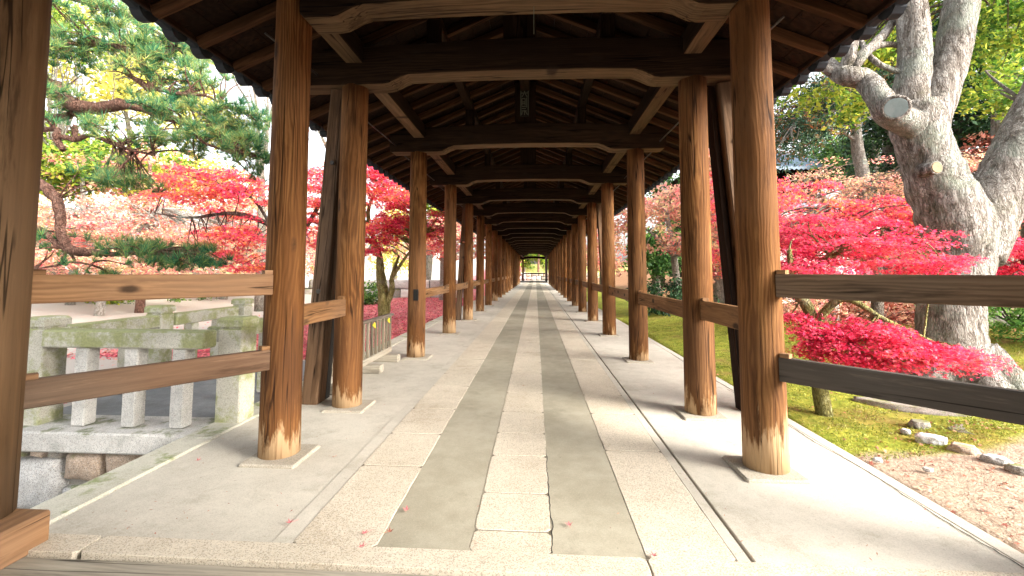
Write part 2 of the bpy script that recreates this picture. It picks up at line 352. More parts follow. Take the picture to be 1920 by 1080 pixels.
_barcache = {}
def bar(name, p0, p1, w, h, mat, parent=None, bev=.006, up=(0,0,1), under=None):
    """a squared timber from p0 to p1 (centre line), its own object whose local X runs along the grain"""
    p0 = Vector(p0); p1 = Vector(p1); L = (p1-p0).length
    key = (name, round(L, 2), w, h, mat.name)
    if key not in _barcache:
        mb = MB(); b = bev; prof = [(-w/2+b,-h/2),(w/2-b,-h/2),(w/2,-h/2+b),(w/2,h/2-b),(w/2-b,h/2),(-w/2+b,h/2),(-w/2,h/2-b),(-w/2,-h/2+b)]
        ns = max(2, int(L/.4)); rr = []
        for i in range(ns+1):
            rr.append([(L*i/ns, y, z) for y, z in prof])
        mb.rings(rr)
        if under:
            for i in range(ns): mb.m[i*8] = 1
        me = mb.mesh(name, mats=[mat, under] if under else [mat])
        bm = bmesh.new(); bm.from_mesh(me); bmesh.ops.recalc_face_normals(bm, faces=bm.faces); bm.to_mesh(me); bm.free()
        _barcache[key] = me
    o = bpy.data.objects.new(name, _barcache[key]); link(o)
    x = (p1-p0).normalized(); u = Vector(up); y = u.cross(x).normalized(); z = x.cross(y)
    o.rotation_euler = Matrix((x, y, z)).transposed().to_euler()
    return place(o, p0, parent)

def rawmesh(name, V, k, mat, parent=None, origin=(0,0,0)):
    """V: (N*k,3) world vertices of N separate k-gons"""
    N = len(V)//k; me = bpy.data.meshes.new(name); V = np.asarray(V, dtype=np.float32)-np.array(origin, dtype=np.float32)
    me.vertices.add(N*k); me.vertices.foreach_set('co', V.ravel())
    me.loops.add(N*k); me.loops.foreach_set('vertex_index', np.arange(N*k, dtype=np.int32))
    me.polygons.add(N); me.polygons.foreach_set('loop_start', np.arange(0, N*k, k, dtype=np.int32))
    me.update(calc_edges=True); me.validate(); me.materials.append(mat)
    o = bpy.data.objects.new(name, me); link(o); return place(o, origin, parent)

def star(k=5, inner=.36):
    pts = []; lens = [1.0, .88, .62, .62, .88]; ang = [90, 36, -22, 202, 144]
    order = [90, 36, -22, -90, 202, 144]
    out = []
    dirs = [(90, 1.0), (36, .85), (-20, .55), (-90, .18), (200, .55), (144, .85)]
    for i, (a, l) in enumerate(dirs):
        out.append((l*math.cos(rad(a)), l*math.sin(rad(a))))
        b = dirs[(i+1) % len(dirs)][0]
        bb = b-360 if b > a+1 else b
        if a == -90: bb = -160
        if i in (2,): out.append((.2*math.cos(rad(-50)), .2*math.sin(rad(-50)))); continue
        if i in (3,): out.append((.2*math.cos(rad(230)), .2*math.sin(rad(230)))); continue
        mid = {0: 63, 1: 8, 4: 172, 5: 117}[i]
        out.append((inner*math.cos(rad(mid)), inner*math.sin(rad(mid))))
    return out
STAR = star()
STAR5 = [(0,1),(.26,.26),(.95,.30),(.34,-.12),(.55,-.8),(0,-.30),(-.55,-.8),(-.34,-.12),(-.95,.30),(-.26,.26)]
DIAM = [(0,1),(.52,.05),(0,-.9),(-.52,.05)]
LONG = [(0,1),(.30,.0),(0,-1),(-.30,.0)]
def leaves(name, C, size, tmpl, mat, parent=None, origin=(0,0,0), tilt=.7, var=.35, droop=None):
    """C: (N,3) centres; normals mostly up with random tilt"""
    N = len(C); k = len(tmpl); T = np.array(tmpl)
    nrm = RNG.normal(size=(N,3))*tilt; nrm[:,2] += 1.0
    nrm /= np.linalg.norm(nrm, axis=1)[:,None]
    a = RNG.normal(size=(N,3)); u = a - nrm*np.sum(a*nrm, 1)[:,None]; u /= np.linalg.norm(u, axis=1)[:,None]; v = np.cross(nrm, u)
    s = size*(1+var*RNG.uniform(-1, 1, N))
    V = C[:,None,:] + s[:,None,None]*(T[None,:,0,None]*u[:,None,:] + T[None,:,1,None]*v[:,None,:])
    # cup each leaf a little so it is not a flat card
    V += (s*.18)[:,None,None]*((T**2).sum(1))[None,:,None]*(-nrm[:,None,:])
    return rawmesh(name, V.reshape(-1,3), k, mat, parent, origin)
def spray(blobs, per, r, flat=.3, spread=None):
    """blobs: (centre, (rx,ry,rz), n sub sprays). Returns leaf centres and spray centres: leaves hang in flat sprays filling each ellipsoid unevenly"""
    P = []; S = []
    for c, e, n in blobs:
        d = RNG.normal(size=(n,3)); d /= np.linalg.norm(d, axis=1)[:,None]
        sc = np.array(c)+d*(RNG.uniform(.15, 1, n)**.55)[:,None]*np.array(e); S.append(sc)
        m = RNG.poisson(per, n)
        for q, k in zip(sc, m):
            a = RNG.uniform(0, 2*math.pi, k); rr = r*RNG.uniform(.6, 1.35)*np.sqrt(RNG.uniform(0, 1, k))
            th = RNG.uniform(0, math.pi); st = RNG.uniform(.5, 1)
            x = rr*np.cos(a); y = rr*np.sin(a)*st; z = RNG.normal(size=k)*r*flat*.5 - .25*rr**2/r
            P.append(np.stack([q[0]+x*math.cos(th)-y*math.sin(th), q[1]+x*math.sin(th)+y*math.cos(th), q[2]+z], 1))
    return np.concatenate(P), np.concatenate(S)
def pxblob(px, py, Y, rx, ry, n, dz=None):
    c = at(px, py, Y); k = Y/F
    return (tuple(c), (rx*k, (dz if dz else rx*k*.9), ry*k), n)
def curve(p, n=6):
    """Catmull-Rom through points"""
    p = [Vector(q) for q in p]; out = []
    q = [p[0]*2-p[1]] + p + [p[-1]*2-p[-2]]
    for i in range(1, len(q)-2):
        for j in range(n):
            t = j/n; a, b, c, d = q[i-1], q[i], q[i+1], q[i+2]
            out.append(.5*((2*b)+(c-a)*t+(2*a-5*b+4*c-d)*t*t+(3*b-a-3*c+d)*t**3))
    out.append(p[-1]); return out
def lerp(rs, n):
    m = len(rs)-1; return [rs[min(int(i/n), m-1)]*(1-(i-min(int(i/n), m-1)*n)/n)+rs[min(int(i/n), m-1)+1]*((i-min(int(i/n), m-1)*n)/n) for i in range(m*n+1)]
def limb(mb, pts, rs, seg=8, n=5, rough=.12, jit=0.0):
    c = curve(pts, n); r = lerp(rs, n)
    if jit: c = [c[0]] + [q + Vector((random.gauss(0,jit), random.gauss(0,jit), random.gauss(0,jit))) for q in c[1:-1]] + [c[-1]]
    mb.tube(c, r, seg, rough=rough); return c
def twigs(mb, nodes, targets, r0=.02, r1=.004, seg=5, sag=.1):
    """thin boughs from the nearest given limb nodes to spray centres"""
    for t in targets:
        t = Vector(t); b = min(nodes, key=lambda q: (q-t).length); L = (t-b).length
        if L < .05: continue
        m = b.lerp(t, .5)+Vector((random.uniform(-1,1), random.uniform(-1,1), random.uniform(.2,1)))*L*.14
        c = curve([b, m, t], 4); mb.tube(c, [r0*(1-i/8)+r1*(i/8) for i in range(9)][:len(c)], seg, cap=False)

# ================================================================== GROUND
def gz(x, y):
    if x < -2.545:
        if y < 3.42: return -.75
        z = -.06
        if x < -9: z += min(1.5, (-9-x)*.06)
        if y > 40: z += min(6, (y-40)*.08)
        return z
    if x < 2.1: return -.5
    z = -.05+.02*mnoise.noise(Vector((x*1.3, y*1.3, 0)))
    def bump_(cx, cy, rx, ry, h): return h*math.exp(-((x-cx)/rx)**2-((y-cy)/ry)**2)
    z += bump_(4.4, 9.5, 1.6, 3.0, .35)+bump_(6.5, 6.2, 2.0, 2.2, .45)+bump_(3.6, 3.6, .6, .5, .06)
    z += max(0, x-4.6)*.05 + max(0, x-8)*.12
    z += .05*mnoise.noise(Vector((x*.5, y*.5, 3)))*min(1, (x-2.1))
    return min(z, 6)
def axisvals(segs):
    out = []
    for a, b, st in segs: n = max(1, int(round((b-a)/st))); out += [a+(b-a)*i/n for i in range(n)]
    return out+[segs[-1][1]]
xs = axisvals([(-400,-60,40),(-60,-20,4),(-20,-2.56,.35),(-2.56,-2.53,.03),(-2.53,2.085,1.2),(2.085,2.10,.015),(2.10,8,.12),(8,20,.8),(20,60,4),(60,400,40)])
ys = axisvals([(-60,-2,6),(-2,3.41,.2),(3.41,3.43,.02),(3.43,16,.16),(16,40,1),(40,100,5),(100,600,50)])
mb = MB(); W = len(xs)
vs = [(x, y, gz(x, y)) for y in ys for x in xs]
fs = [(j*W+i, j*W+i+1, (j+1)*W+i+1, (j+1)*W+i) for j in range(len(ys)-1) for i in range(W-1)]
mb.add(vs, fs); 
g = NT('garden_ground'); oc = g.obj(); X, Y, Z = g.sep(oc)
n1 = g.noise(oc, 1.1, 5, .6); n2 = g.noise(oc, 9, 5, .65); n3 = g.noise(oc, 70, 3, .6)
moss = g.mix(g.step(n2, .35, .7), g.mix(n3, (.09, .12, .010), (.22, .26, .025)), g.mix(n3, (.27, .29, .03), (.40, .37, .06)))
moss = g.mix(g.math('MULTIPLY', g.step(n1, .52, .68), .5), moss, (.26, .13, .06))
soil = g.mix(g.step(g.noise(oc, 30, 4, .7), .35, .7), (.27, .20, .14), (.38, .30, .225))
soil = g.mix(g.math('MULTIPLY', g.step(n2, .55, .7), .3), soil, (.33, .15, .11))
grav = g.mix(n3, (.36, .33, .28), (.50, .46, .41))
litter = g.mix(g.noise(oc, 45, 3, .7), (.38, .07, .09), (.60, .22, .21))
red_earth = g.mix(n3, (.16, .06, .04), (.34, .13, .09))
# soil in the near right corner
sf = g.step(g.math('ADD', g.math('MULTIPLY', g.math('SUBTRACT', n1, .5), .9), g.math('ADD', g.math('MULTIPLY', Y, 1.0), g.math('MULTIPLY', X, -.28))), 2.55, 2.75)
right = g.mix(sf, soil, moss)
rf = g.step(g.math('ADD', X, g.math('MULTIPLY', g.math('SUBTRACT', n1, .5), 2.5)), 5.2, 6.6)
right = g.mix(g.math('MULTIPLY', rf, .8), right, red_earth)
lf = g.step(g.math('ADD', g.math('MULTIPLY', g.math('SUBTRACT', n1, .5), 2.0), g.math('MULTIPLY', X, -1.0)), 6.3, 6.9)
lf2 = g.step(Y, 6.2, 6.9)
left = g.mix(g.math('MULTIPLY', g.math('SUBTRACT', 1.0, lf), lf2), grav, litter)
col = g.mix(g.step(X, -.1, .1), left, right)
g.bump(g.math('ADD', n3, g.math('MULTIPLY', n2, 1.5)), .6, .02)
tag(mb.build('ground', g.fin(col, .95, .15), smooth=True), kind='structure')

# ================================================================== WALKWAY FLOOR (structure)
Y0, Y1 = 2.02, 66.0
mb = MB()
mb.box((-2.30, Y0, -.60), (.894, Y1, 0), .004, 0)               # main deck
mb.box((.908, Y0, -.60), (2.0, Y1, 0), .004, 0)                 # right deck beyond the groove
mb.box((.890, Y0+.002, -.60), (.912, Y1-.01, -.02), 0, 1)
mb.box((2.003, Y0, -.60), (2.09, Y1, -.002), .006, 0)
tag(mb.build('walkway_floor', [M['concrete'], M['darkgap']]), kind='structure')
mb = MB()
for i in range(40):                                             # left kerb stones
    a = -.2+i*1.7
    mb.box((-2.54, a, -.80), (-2.304, a+1.694, .012), .010)
tag(mb.build('kerb', M['kerb']), kind='structure')
# slightly sunk strips of trowelled concrete and a smooth border
mb = MB()
for (a, b) in ((-.695, -.285), (.068, .46)): mb.add([(a, Y0+.005, .004), (b, Y0+.005, .004), (b, Y1, .004), (a, Y1, .004)], [(0,1,2,3)])
for (a, b) in ((-1.074, -.698), (-.284, .066), (.462, .834)): mb.add([(a, Y0+.005, .0035), (b, Y0+.005, .0035), (b, Y1-1, .0035), (a, Y1-1, .0035)], [(0,1,2,3)], 1)
tag(mb.build('concrete_strip', [M['strip'], M['mortar']]), kind='structure')
mb = MB()
for (a, b) in ((-1.17, -1.075), (.835, .890)): mb.box((a, Y0+.003, -.1), (b, Y1, .003), .002)
tag(mb.build('border_strip', M['concrete']), kind='structure')
# granite slabs, three rows
def slab(mb, x0, x1, y0, y1, top=.008, wob=.006):
    def edge(p, q, n):
        out = []
        for i in range(n):
            t = i/n; x = p[0]+(q[0]-p[0])*t; y = p[1]+(q[1]-p[1])*t
            k = wob if i else wob*.3
            out.append((x+k*mnoise.noise(Vector((x*9, y*9, 1))), y+k*mnoise.noise(Vector((x*9, y*9, 5)))))
        return out
    nx = 4; ny = max(4, int((y1-y0)/.08)) if y0 < 12 else 2
    c = .018
    out = edge((x0+c,y0),(x1-c,y0),nx)+edge((x1-c,y0),(x1,y0+c),1)+edge((x1,y0+c),(x1,y1-c),ny)+edge((x1,y1-c),(x1-c,y1),1)+edge((x1-c,y1),(x0+c,y1),nx)+edge((x0+c,y1),(x0,y1-c),1)+edge((x0,y1-c),(x0,y0+c),ny)+edge((x0,y0+c),(x0+c,y0),1)
    cx, cy = (x0+x1)/2, (y0+y1)/2
    r = []
    for z, s in ((-.02, 0), (top-.002, 0), (top, .003)):
        r.append([(x+(s if x < cx else -s), y+(s if y < cy else -s), z) for x, y in out])
    mb.rings(r)
mb = MB(); rr = random.Random(3)
for x0, x1, ys0 in ((-1.075, -.697, 2.024), (-.287, .066, 2.024), (.462, .832, 2.024)):
    y = ys0; first = {-.287: [.165, .36, .50, .42, .52]}.get(x0, {-1.075: [.82, .56, .62], .462: [1.16, .80]}.get(x0, []))
    k = 0
    while y < Y1-.9:
        L = first[k] if k < len(first) else rr.uniform(.55, .95)
        slab(mb, x0, x1, y+.004, y+L-.005, top=.0065+rr.uniform(-.0008, .0008)); y += L; k += 1
tag(mb.build('paving_slabs', M['slab']), kind='structure')
# threshold row of granite in front, and the worn timber board before it
mb = MB()
for a, b in ((-2.54, -1.935), (-1.928, .452), (.459, 2.6)):
    slab(mb, a, b, 1.885, 2.014, top=.016, wob=.006)
tag(mb.build('threshold', M['slab']), kind='structure')
mb = MB(); mb.box((-2.9, -1.0, -.3), (3.2, 1.878, -.004), .004)
tag(mb.build('timber_floor', M['oldwood']), kind='structure')
# cracks in the right margin and beside the centre stone: thin dark fissures
def fissure(mb, pts, w, z=.0025, n=14):
    c = curve([Vector((x, y, z)) for x, y in pts], n); L = []; R_ = []
    for i, p in enumerate(c):
        p = p+Vector((.010*mnoise.noise(Vector((p.x*20, p.y*20, 0))), .006*mnoise.noise(Vector((p.y*25, 0, 9))), 0))
        d = Vector((1, 0, 0))*w*(.35+.65*abs(mnoise.noise(Vector((p.y*14, 7, 2))))+.2); L.append(p-d); R_.append(p+d)
    n = len(c); mb.add(L+R_, [(i, n+i, n+i+1, i+1) for i in range(n-1)])
mb = MB()
fissure(mb, [(1.985, 2.03), (1.975, 2.5), (2.0, 3.0), (1.975, 3.4), (1.985, 3.9), (2.0, 4.5), (1.96, 4.9)], .0045)
fissure(mb, [(2.0, 4.9), (1.97, 6.0), (2.0, 7.0)], .004, n=10)
fissure(mb, [(.067, 2.03), (.075, 2.2), (.070, 2.45), (.068, 2.8), (.066, 3.3)], .0035, z=.0065)
fissure(mb, [(1.35, 4.0), (1.6, 4.25), (1.9, 4.35)], .0025, n=8)
tag(mb.build('floor_crack', M['darkgap'], fixn=False), kind='structure')

# ================================================================== COVERED WALKWAY
XL, XR, XC = -1.682, 1.402, -.140
ROWS = [2.97, 4.06] + [6.40+2.475*i for i in range(17)]          # column rows, front to back
YEND = 61.5
cw = empty('covered_walkway', (XC, 2.97, 0), 'long open timber walkway with round wooden columns under a dark tiled gable roof', 'covered walkway')
# columns
def column_mesh(r0, r1, H, seed):
    mb = MB(); rings = []; n = 16; seg = 28
    for i in range(n+1):
        t = i/n; z = H*t; r = r0+(r1-r0)*t
        if t < .001: z = .0
        ring = []
        for k in range(seg):
            a = 2*math.pi*k/seg
            rr = r*(1+.012*mnoise.noise(Vector((math.cos(a)*1.2+seed, math.sin(a)*1.2, z*1.3)))+.006*mnoise.noise(Vector((math.cos(a)*5, math.sin(a)*5+seed, z*2))))
            ring.append((rr*math.cos(a)+.006*mnoise.noise(Vector((z*.6, seed, 0))), rr*math.sin(a), z))
        rings.append(ring)
    mb.rings(rings); me = mb.mesh('column', smooth=True, mats=[M['column']]);
    bm = bmesh.new(); bm.from_mesh(me); bmesh.ops.recalc_face_normals(bm, faces=bm.faces); bm.to_mesh(me); bm.free()
    me.polygons[len(me.polygons)-1].use_smooth = False; me.polygons[len(me.polygons)-2].use_smooth = False
    return me
cmesh = [column_mesh(.127, .117, 2.90, 3.1), column_mesh(.128, .118, 2.90, 8.4), column_mesh(.125, .115, 2.90, 12.9), column_mesh(.129, .116, 2.90, 21.9)]
pmb = MB()
def pl_ring(h, z): return [(-h+.01,-h,z),(h-.01,-h,z),(h,-h+.01,z),(h,h-.01,z),(h-.01,h,z),(-h+.01,h,z),(-h,h-.01,z),(-h,-h+.01,z)]
pmb.rings([pl_ring(.182,-.03), pl_ring(.178,.010), pl_ring(.168,.018)])
plinth_me = pmb.mesh('plinth', mats=[M['plinth']])
bm = bmesh.new(); bm.from_mesh(plinth_me); bmesh.ops.recalc_face_normals(bm, faces=bm.faces); bm.to_mesh(plinth_me); bm.free()
def column(x, y, k, plinth=True, z=.015):
    c = bpy.data.objects.new('column', cmesh[k % 4] if k >= 0 else cmesh[3-k]); link(c); place(c, (x, y, z), cw)
    if plinth:
        q = bpy.data.objects.new('plinth', plinth_me); link(q); place(q, (x+(.03 if x < 0 else -.02), y-.02, 0), c)
    return c
cmesh.append(column_mesh(.127, .114, 3.30, 5.5)); cmesh.append(column_mesh(.128, .115, 3.30, 17.5))
for i, y in enumerate(ROWS):
    column(XL, y, -1 if i < 1 else i*3+2); column(XR, y, -2 if i < 1 else (1 if i < 2 else i*5+1))
column(XL, YEND, 1); column(XR, YEND, 2)
# the bigger gate posts beside the camera, standing on timber sills
for sx in (-1, 1):
    px_ = -2.44 if sx < 0 else 2.33
    mb = MB(); mb.tube([(px_, 1.86, .14), (px_, 1.86, 1.2), (px_, 1.86, 2.3), (px_, 1.86, 2.93)], [.165, .162, .158, .152], 32)
    o = mb.build('gate_post', M['gatecol'], cw, (px_, 1.86, .9), smooth=True)
    bar('sill', (px_+(.11 if sx < 0 else -.11)*.0+(.09 if sx<0 else -.09), .2, .068), (px_+(.09 if sx<0 else -.09), 1.965, .068), .40, .15, M['rail'], cw, bev=.008)
for sx, x in ((-1, -2.86), (1, 2.66)):  # unseen plank sides, added to keep light off the beam fronts
    mb = MB()
    for k in range(24): mb.box((x-.02, -6.5+k*.27, -.3), (x+.02, -6.5+k*.27+.264, 2.80 if sx < 0 else 2.78), .003)
    mb.build('added_shade_wall', M['board'], cw)
# tie beams with the arched soffit
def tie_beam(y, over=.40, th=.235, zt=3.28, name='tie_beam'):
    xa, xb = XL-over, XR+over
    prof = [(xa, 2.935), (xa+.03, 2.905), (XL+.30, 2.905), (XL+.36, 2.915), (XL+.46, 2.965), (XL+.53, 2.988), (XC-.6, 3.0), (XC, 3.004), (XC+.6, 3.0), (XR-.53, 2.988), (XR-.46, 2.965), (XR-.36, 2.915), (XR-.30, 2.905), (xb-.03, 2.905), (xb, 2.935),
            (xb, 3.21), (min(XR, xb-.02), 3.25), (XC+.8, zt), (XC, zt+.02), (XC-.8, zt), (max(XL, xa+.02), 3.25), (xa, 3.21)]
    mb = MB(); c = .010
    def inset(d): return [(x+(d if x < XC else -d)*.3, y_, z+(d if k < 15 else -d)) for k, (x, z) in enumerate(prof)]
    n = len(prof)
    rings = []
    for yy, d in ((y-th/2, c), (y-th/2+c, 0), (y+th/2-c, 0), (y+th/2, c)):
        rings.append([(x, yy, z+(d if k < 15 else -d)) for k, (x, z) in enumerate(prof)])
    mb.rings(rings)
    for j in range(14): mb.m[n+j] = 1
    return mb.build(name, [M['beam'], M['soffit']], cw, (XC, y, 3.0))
for y in (1.86, -.6, -3.1, -5.6): tie_beam(y, over=.93)
for i, y in enumerate(ROWS+[YEND]):
    tie_beam(y, over=.62 if i == 1 else .40) if i else tie_beam(y, over=-.10)
    # king post and struts on the beam
    if i < len(ROWS):
        bar('king_post', (XC, y, 3.29), (XC, y, 3.90), .10 if i != 2 else .12, .30, M['beam'], cw, up=(1,0,0))
# stretches of longitudinal plate above the columns, purlins and ridge beam
ends = [-6.5, -3.1, -.6, 1.86]+ROWS[1:]+[YEND+.6]
for a, b in zip(ends[:-1], ends[1:]):
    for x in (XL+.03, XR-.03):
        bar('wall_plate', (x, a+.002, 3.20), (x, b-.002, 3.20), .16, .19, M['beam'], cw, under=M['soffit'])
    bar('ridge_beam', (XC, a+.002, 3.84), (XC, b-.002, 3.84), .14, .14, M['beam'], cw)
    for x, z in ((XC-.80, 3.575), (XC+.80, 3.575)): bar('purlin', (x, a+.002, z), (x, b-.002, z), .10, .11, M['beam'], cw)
    # short posts carrying the purlins
for y in ROWS:
    for x in (XC-.80, XC+.80): bar('purlin_post', (x, y, 3.285), (x, y, 3.52), .12, .12, M['beam'], cw, up=(1,0,0))
# rafters
SL = .43; XE_L, XE_R, ZE = -2.58, 2.31, 2.965           # eave ends and height of the roof underside
def roofz(x): return ZE+SL*((x-XE_L) if x < XC else (XE_R-x))
rmesh_n = 0; late = MB(); step = 2.475/6; ry = 1.55
for k in range(1, 20):
    for s in (-1, 1):
        xe = XE_L+.03 if s < 0 else XE_R-.03; p0 = Vector((XC+s*.01, ry-k*step, roofz(XC)-.075)); p1 = Vector((xe, ry-k*step, roofz(xe)-.045))
        d = (p1-p0).normalized(); u = Vector((0,1,0)).cross(d)
        late.rings([[q+Vector((0,a*.031,0))+u*(b*.039) for a, b in ((-1,-1),(1,-1),(1,1),(-1,1))] for q in (p0, p1)])
while ry < YEND+.5:
    for s in (-1, 1):
        xe = XE_L+.03 if s < 0 else XE_R-.03
        p0 = Vector((XC+s*.01, ry, roofz(XC)-.075)); p1 = Vector((xe, ry, roofz(xe)-.045))
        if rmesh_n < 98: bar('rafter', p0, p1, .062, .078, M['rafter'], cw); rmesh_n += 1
        else:
            d = (p1-p0).normalized(); u = Vector((0,1,0)).cross(d)
            rings = []
            for q in (p0, p1): rings.append([q+Vector((0,a*.031,0))+u*(b*.039) for a, b in ((-1,-1),(1,-1),(1,1),(-1,1))])
            late.rings(rings)
    ry += step
o = late.build('rafters_beyond', M['rafter'], cw); o['kind'] = 'stuff'
# sheathing boards (planks run along the walkway) and thin battens
for s in (-1, 1):
    xe = XE_L if s < 0 else XE_R; mb = MB(); n = 14
    for i in range(n):
        xa = XC+(xe-XC)*i/n; xb = XC+(xe-XC)*(i+1)/n
        za, zb = roofz(xa), roofz(xb)
        g_ = .006 if s < 0 else -.006
        mb.rings([[(xa, yy, za), (xb-g_*-1*0-(xb-xa)*.03, yy, zb-(zb-za)*.03), (xb-(xb-xa)*.03, yy, zb+.02), (xa, yy, za+.02)] for yy in (-6.6, 1.5, 8, 16, 30, YEND+.7)])
    o = mb.build('sheathing', M['board_y'] if 'board_y' in M else M['board'], cw)
# eave boards
for s in (-1, 1):
    xe = XE_L+.01 if s < 0 else XE_R-.01
    bar('eave_board', (xe, -6.6, roofz(xe)-.0), (xe, YEND+.7, roofz(xe)-.0), .03, .07, M['board'], cw)
TY0 = 1.48-.268*30
# tiles: one corrugated skin each side with a scalloped eave, and a ridge
def tile_roof(s):
    P = .268; per = 8; xe = (XE_L-.10) if s < 0 else (XE_R+.10); n = int((YEND+.7-TY0)/P)*per; mb = MB()
    courses = 11; rows = []
    def h(j):
        t = (j % per)/per
        return .030*math.cos(2*math.pi*t) + (.018 if t < .2 else 0)
    lip = []
    for c in range(courses):
        for e, dz in ((0, .028), (1, .0)):
            f = (c+e)/courses; x = XC+(xe-XC)*f
            rows.append([(x+(0 if e == 0 else (.012 if s > 0 else -.012)), TY0+P*j/per, roofz(x if abs(x-XC) < abs(XE_L-XC) else x)+.075+h(j)+(.024 if e else 0)) for j in range(n+1)])
    # front lip of the eave course
    last = rows[-1]
    rows.append([(x, y, z-.075-.042*math.cos(2*math.pi*((j % per)/per))) for j, (x, y, z) in enumerate(last)])
    rows.append([(x-(.05 if s > 0 else -.05), y, z) for (x, y, z) in rows[-1]])
    rows.append([(XC+(xe-XC)*.8, y, roofz(XC+(xe-XC)*.8)+.03) for (x, y, z) in rows[-1]])
    mb.rings(rows, cap=False, closed=False)
    # round cover-tile ends
    j = 0
    while j*P+TY0 < (26 if True else YEND):
        y = TY0+P*j; z = roofz(xe)+.075+.03
        c = [(xe+s*.016, y+.082*math.cos(a), z-.050+.082*math.sin(a)) for a in [2*math.pi*k/12 for k in range(12)]]
        c2 = [(xe-s*.06, b, cc) for (_, b, cc) in c]
        mb.rings([c2, c]); j += 1
    return mb.build('tile_roof', M['tile'], cw, fixn=False)
tile_roof(-1); tile_roof(1)
mb = MB(); mb.tube([(XC, -6.62, roofz(XC)+.16), (XC, YEND+.7, roofz(XC)+.16)], .12, 12); mb.build('ridge_tiles', M['tile'], cw, smooth=True)
# handrails between the columns
def rail(p0, p1, h=.145, w=.055, mat='rail', tenon=True):
    o = bar('handrail', p0, p1, w, h, M[mat], cw)
    if tenon:
        d = (Vector(p1)-Vector(p0)).normalized()
        for q, s in ((Vector(p0), 1), (Vector(p1), -1)):
            a = q+d*s*.005+Vector((0,0,h/2+.0125)); b = a+d*s*.05
            bar('wedge', a, b, w*.9, .025, M['rail'], cw, bev=.002)
    return o
def rim(x, y, tx, ty, r=.128):      # point on a column's skin facing (tx,ty)
    d = Vector((tx-x, ty-y)).normalized(); return x+d.x*r, y+d.y*r
def rail_between(x0, y0, x1, y1, z, r0=.13, r1=.13, **k):
    a = rim(x0, y0, x1, y1, r0); b = rim(x1, y1, x0, y0, r1)
    return rail((a[0], a[1], z), (b[0], b[1], z), **k)
# out to the gate posts (let a little into the skin of the columns)
rail((-1.712, 2.868, 1.115), (-2.35, 1.975, 1.115), h=.135)
rail((-1.712, 2.868, .635), (-2.35, 1.975, .635), h=.13, mat='rail_grey')
rail((1.462, 2.862, 1.12), (2.225, 1.955, 1.12), h=.14, mat='rail_mid')
rail((1.462, 2.862, .625), (2.225, 1.955, .625), h=.14, mat='rail_dark')
rows = ROWS
for i in range(len(rows)-1):
    ya, yb = rows[i], rows[i+1]
    if i != 1: rail_between(XL-.01, ya, XL-.01, yb, .87 if i else .885, h=.135 if i else .15, tenon=i < 5)
    rail_between(XR+.0, ya, XR+.0, yb, .85 if i else .885, h=.155, tenon=i < 5)
rail_between(XL, rows[-1], XL, YEND, .87, tenon=False, h=.135)
# old mortise in the third left column
mb = MB(); y_ = ROWS[2]
mb.box((XL+.018-.03, y_-.141, .80), (XL+.018+.035, y_-.10, .955), 0); mb.build('mortise', M['black'], cw)
# leaning props
def prop(p0, p1, w=.15, d=.17):
    o = bar('prop', p0, p1, w, d, M['prop'], cw, bev=.012, up=(0,1,0))
    return o
prop((-2.045, 4.16, .0), (-1.835, 4.12, 2.90)); prop((1.93, 4.14, .0), (1.685, 4.12, 2.88), w=.14)
bar('prop_backing', (-2.005, 4.30, 0), (-1.80, 4.25, 2.88), .06, .10, M['black'], cw, up=(0,1,0))
bar('prop_backing', (1.80, 4.20, 0), (1.585, 4.16, 2.86), .055, .13, M['board'], cw, up=(0,1,0))
prop((-1.93, 11.35, .0), (-1.76, 11.35, 2.90), w=.13); prop((1.72, 11.36, 0), (1.58, 11.36, 2.88), w=.12)
for x, y, z in ((-1.975, 4.055, 1.02), (-1.87, 4.03, 2.2), (1.745, 4.045, 2.35), (1.84, 4.05, .9)):
    mb = MB(); mb.tube([(x, y-.012, z), (x, y+.05, z)], [.012, .014], 10); mb.tube([(x, y-.014, z), (x, y-.004, z)], [.020, .022], 6); mb.build('bolt', M['iron'], cw)
# white tin cap on the beam end and rod ties
mb = MB(); mb.box((XR+.40, 4.06-.10, 2.72), (XR+.46, 4.06+.04, 2.86), .012); mb.build('metal_cap', M['tin'], cw)
for i in range(0, 6):
    for x, s in ((XL-.30, -1), (XR+.30, 1)):
        mb = MB(); mb.tube([(x, ROWS[i]+.15, 2.95), (x, ROWS[i+1]-.15, 2.99)], .009, 6); mb.build('tie_rod', M['iron'], cw, smooth=True)
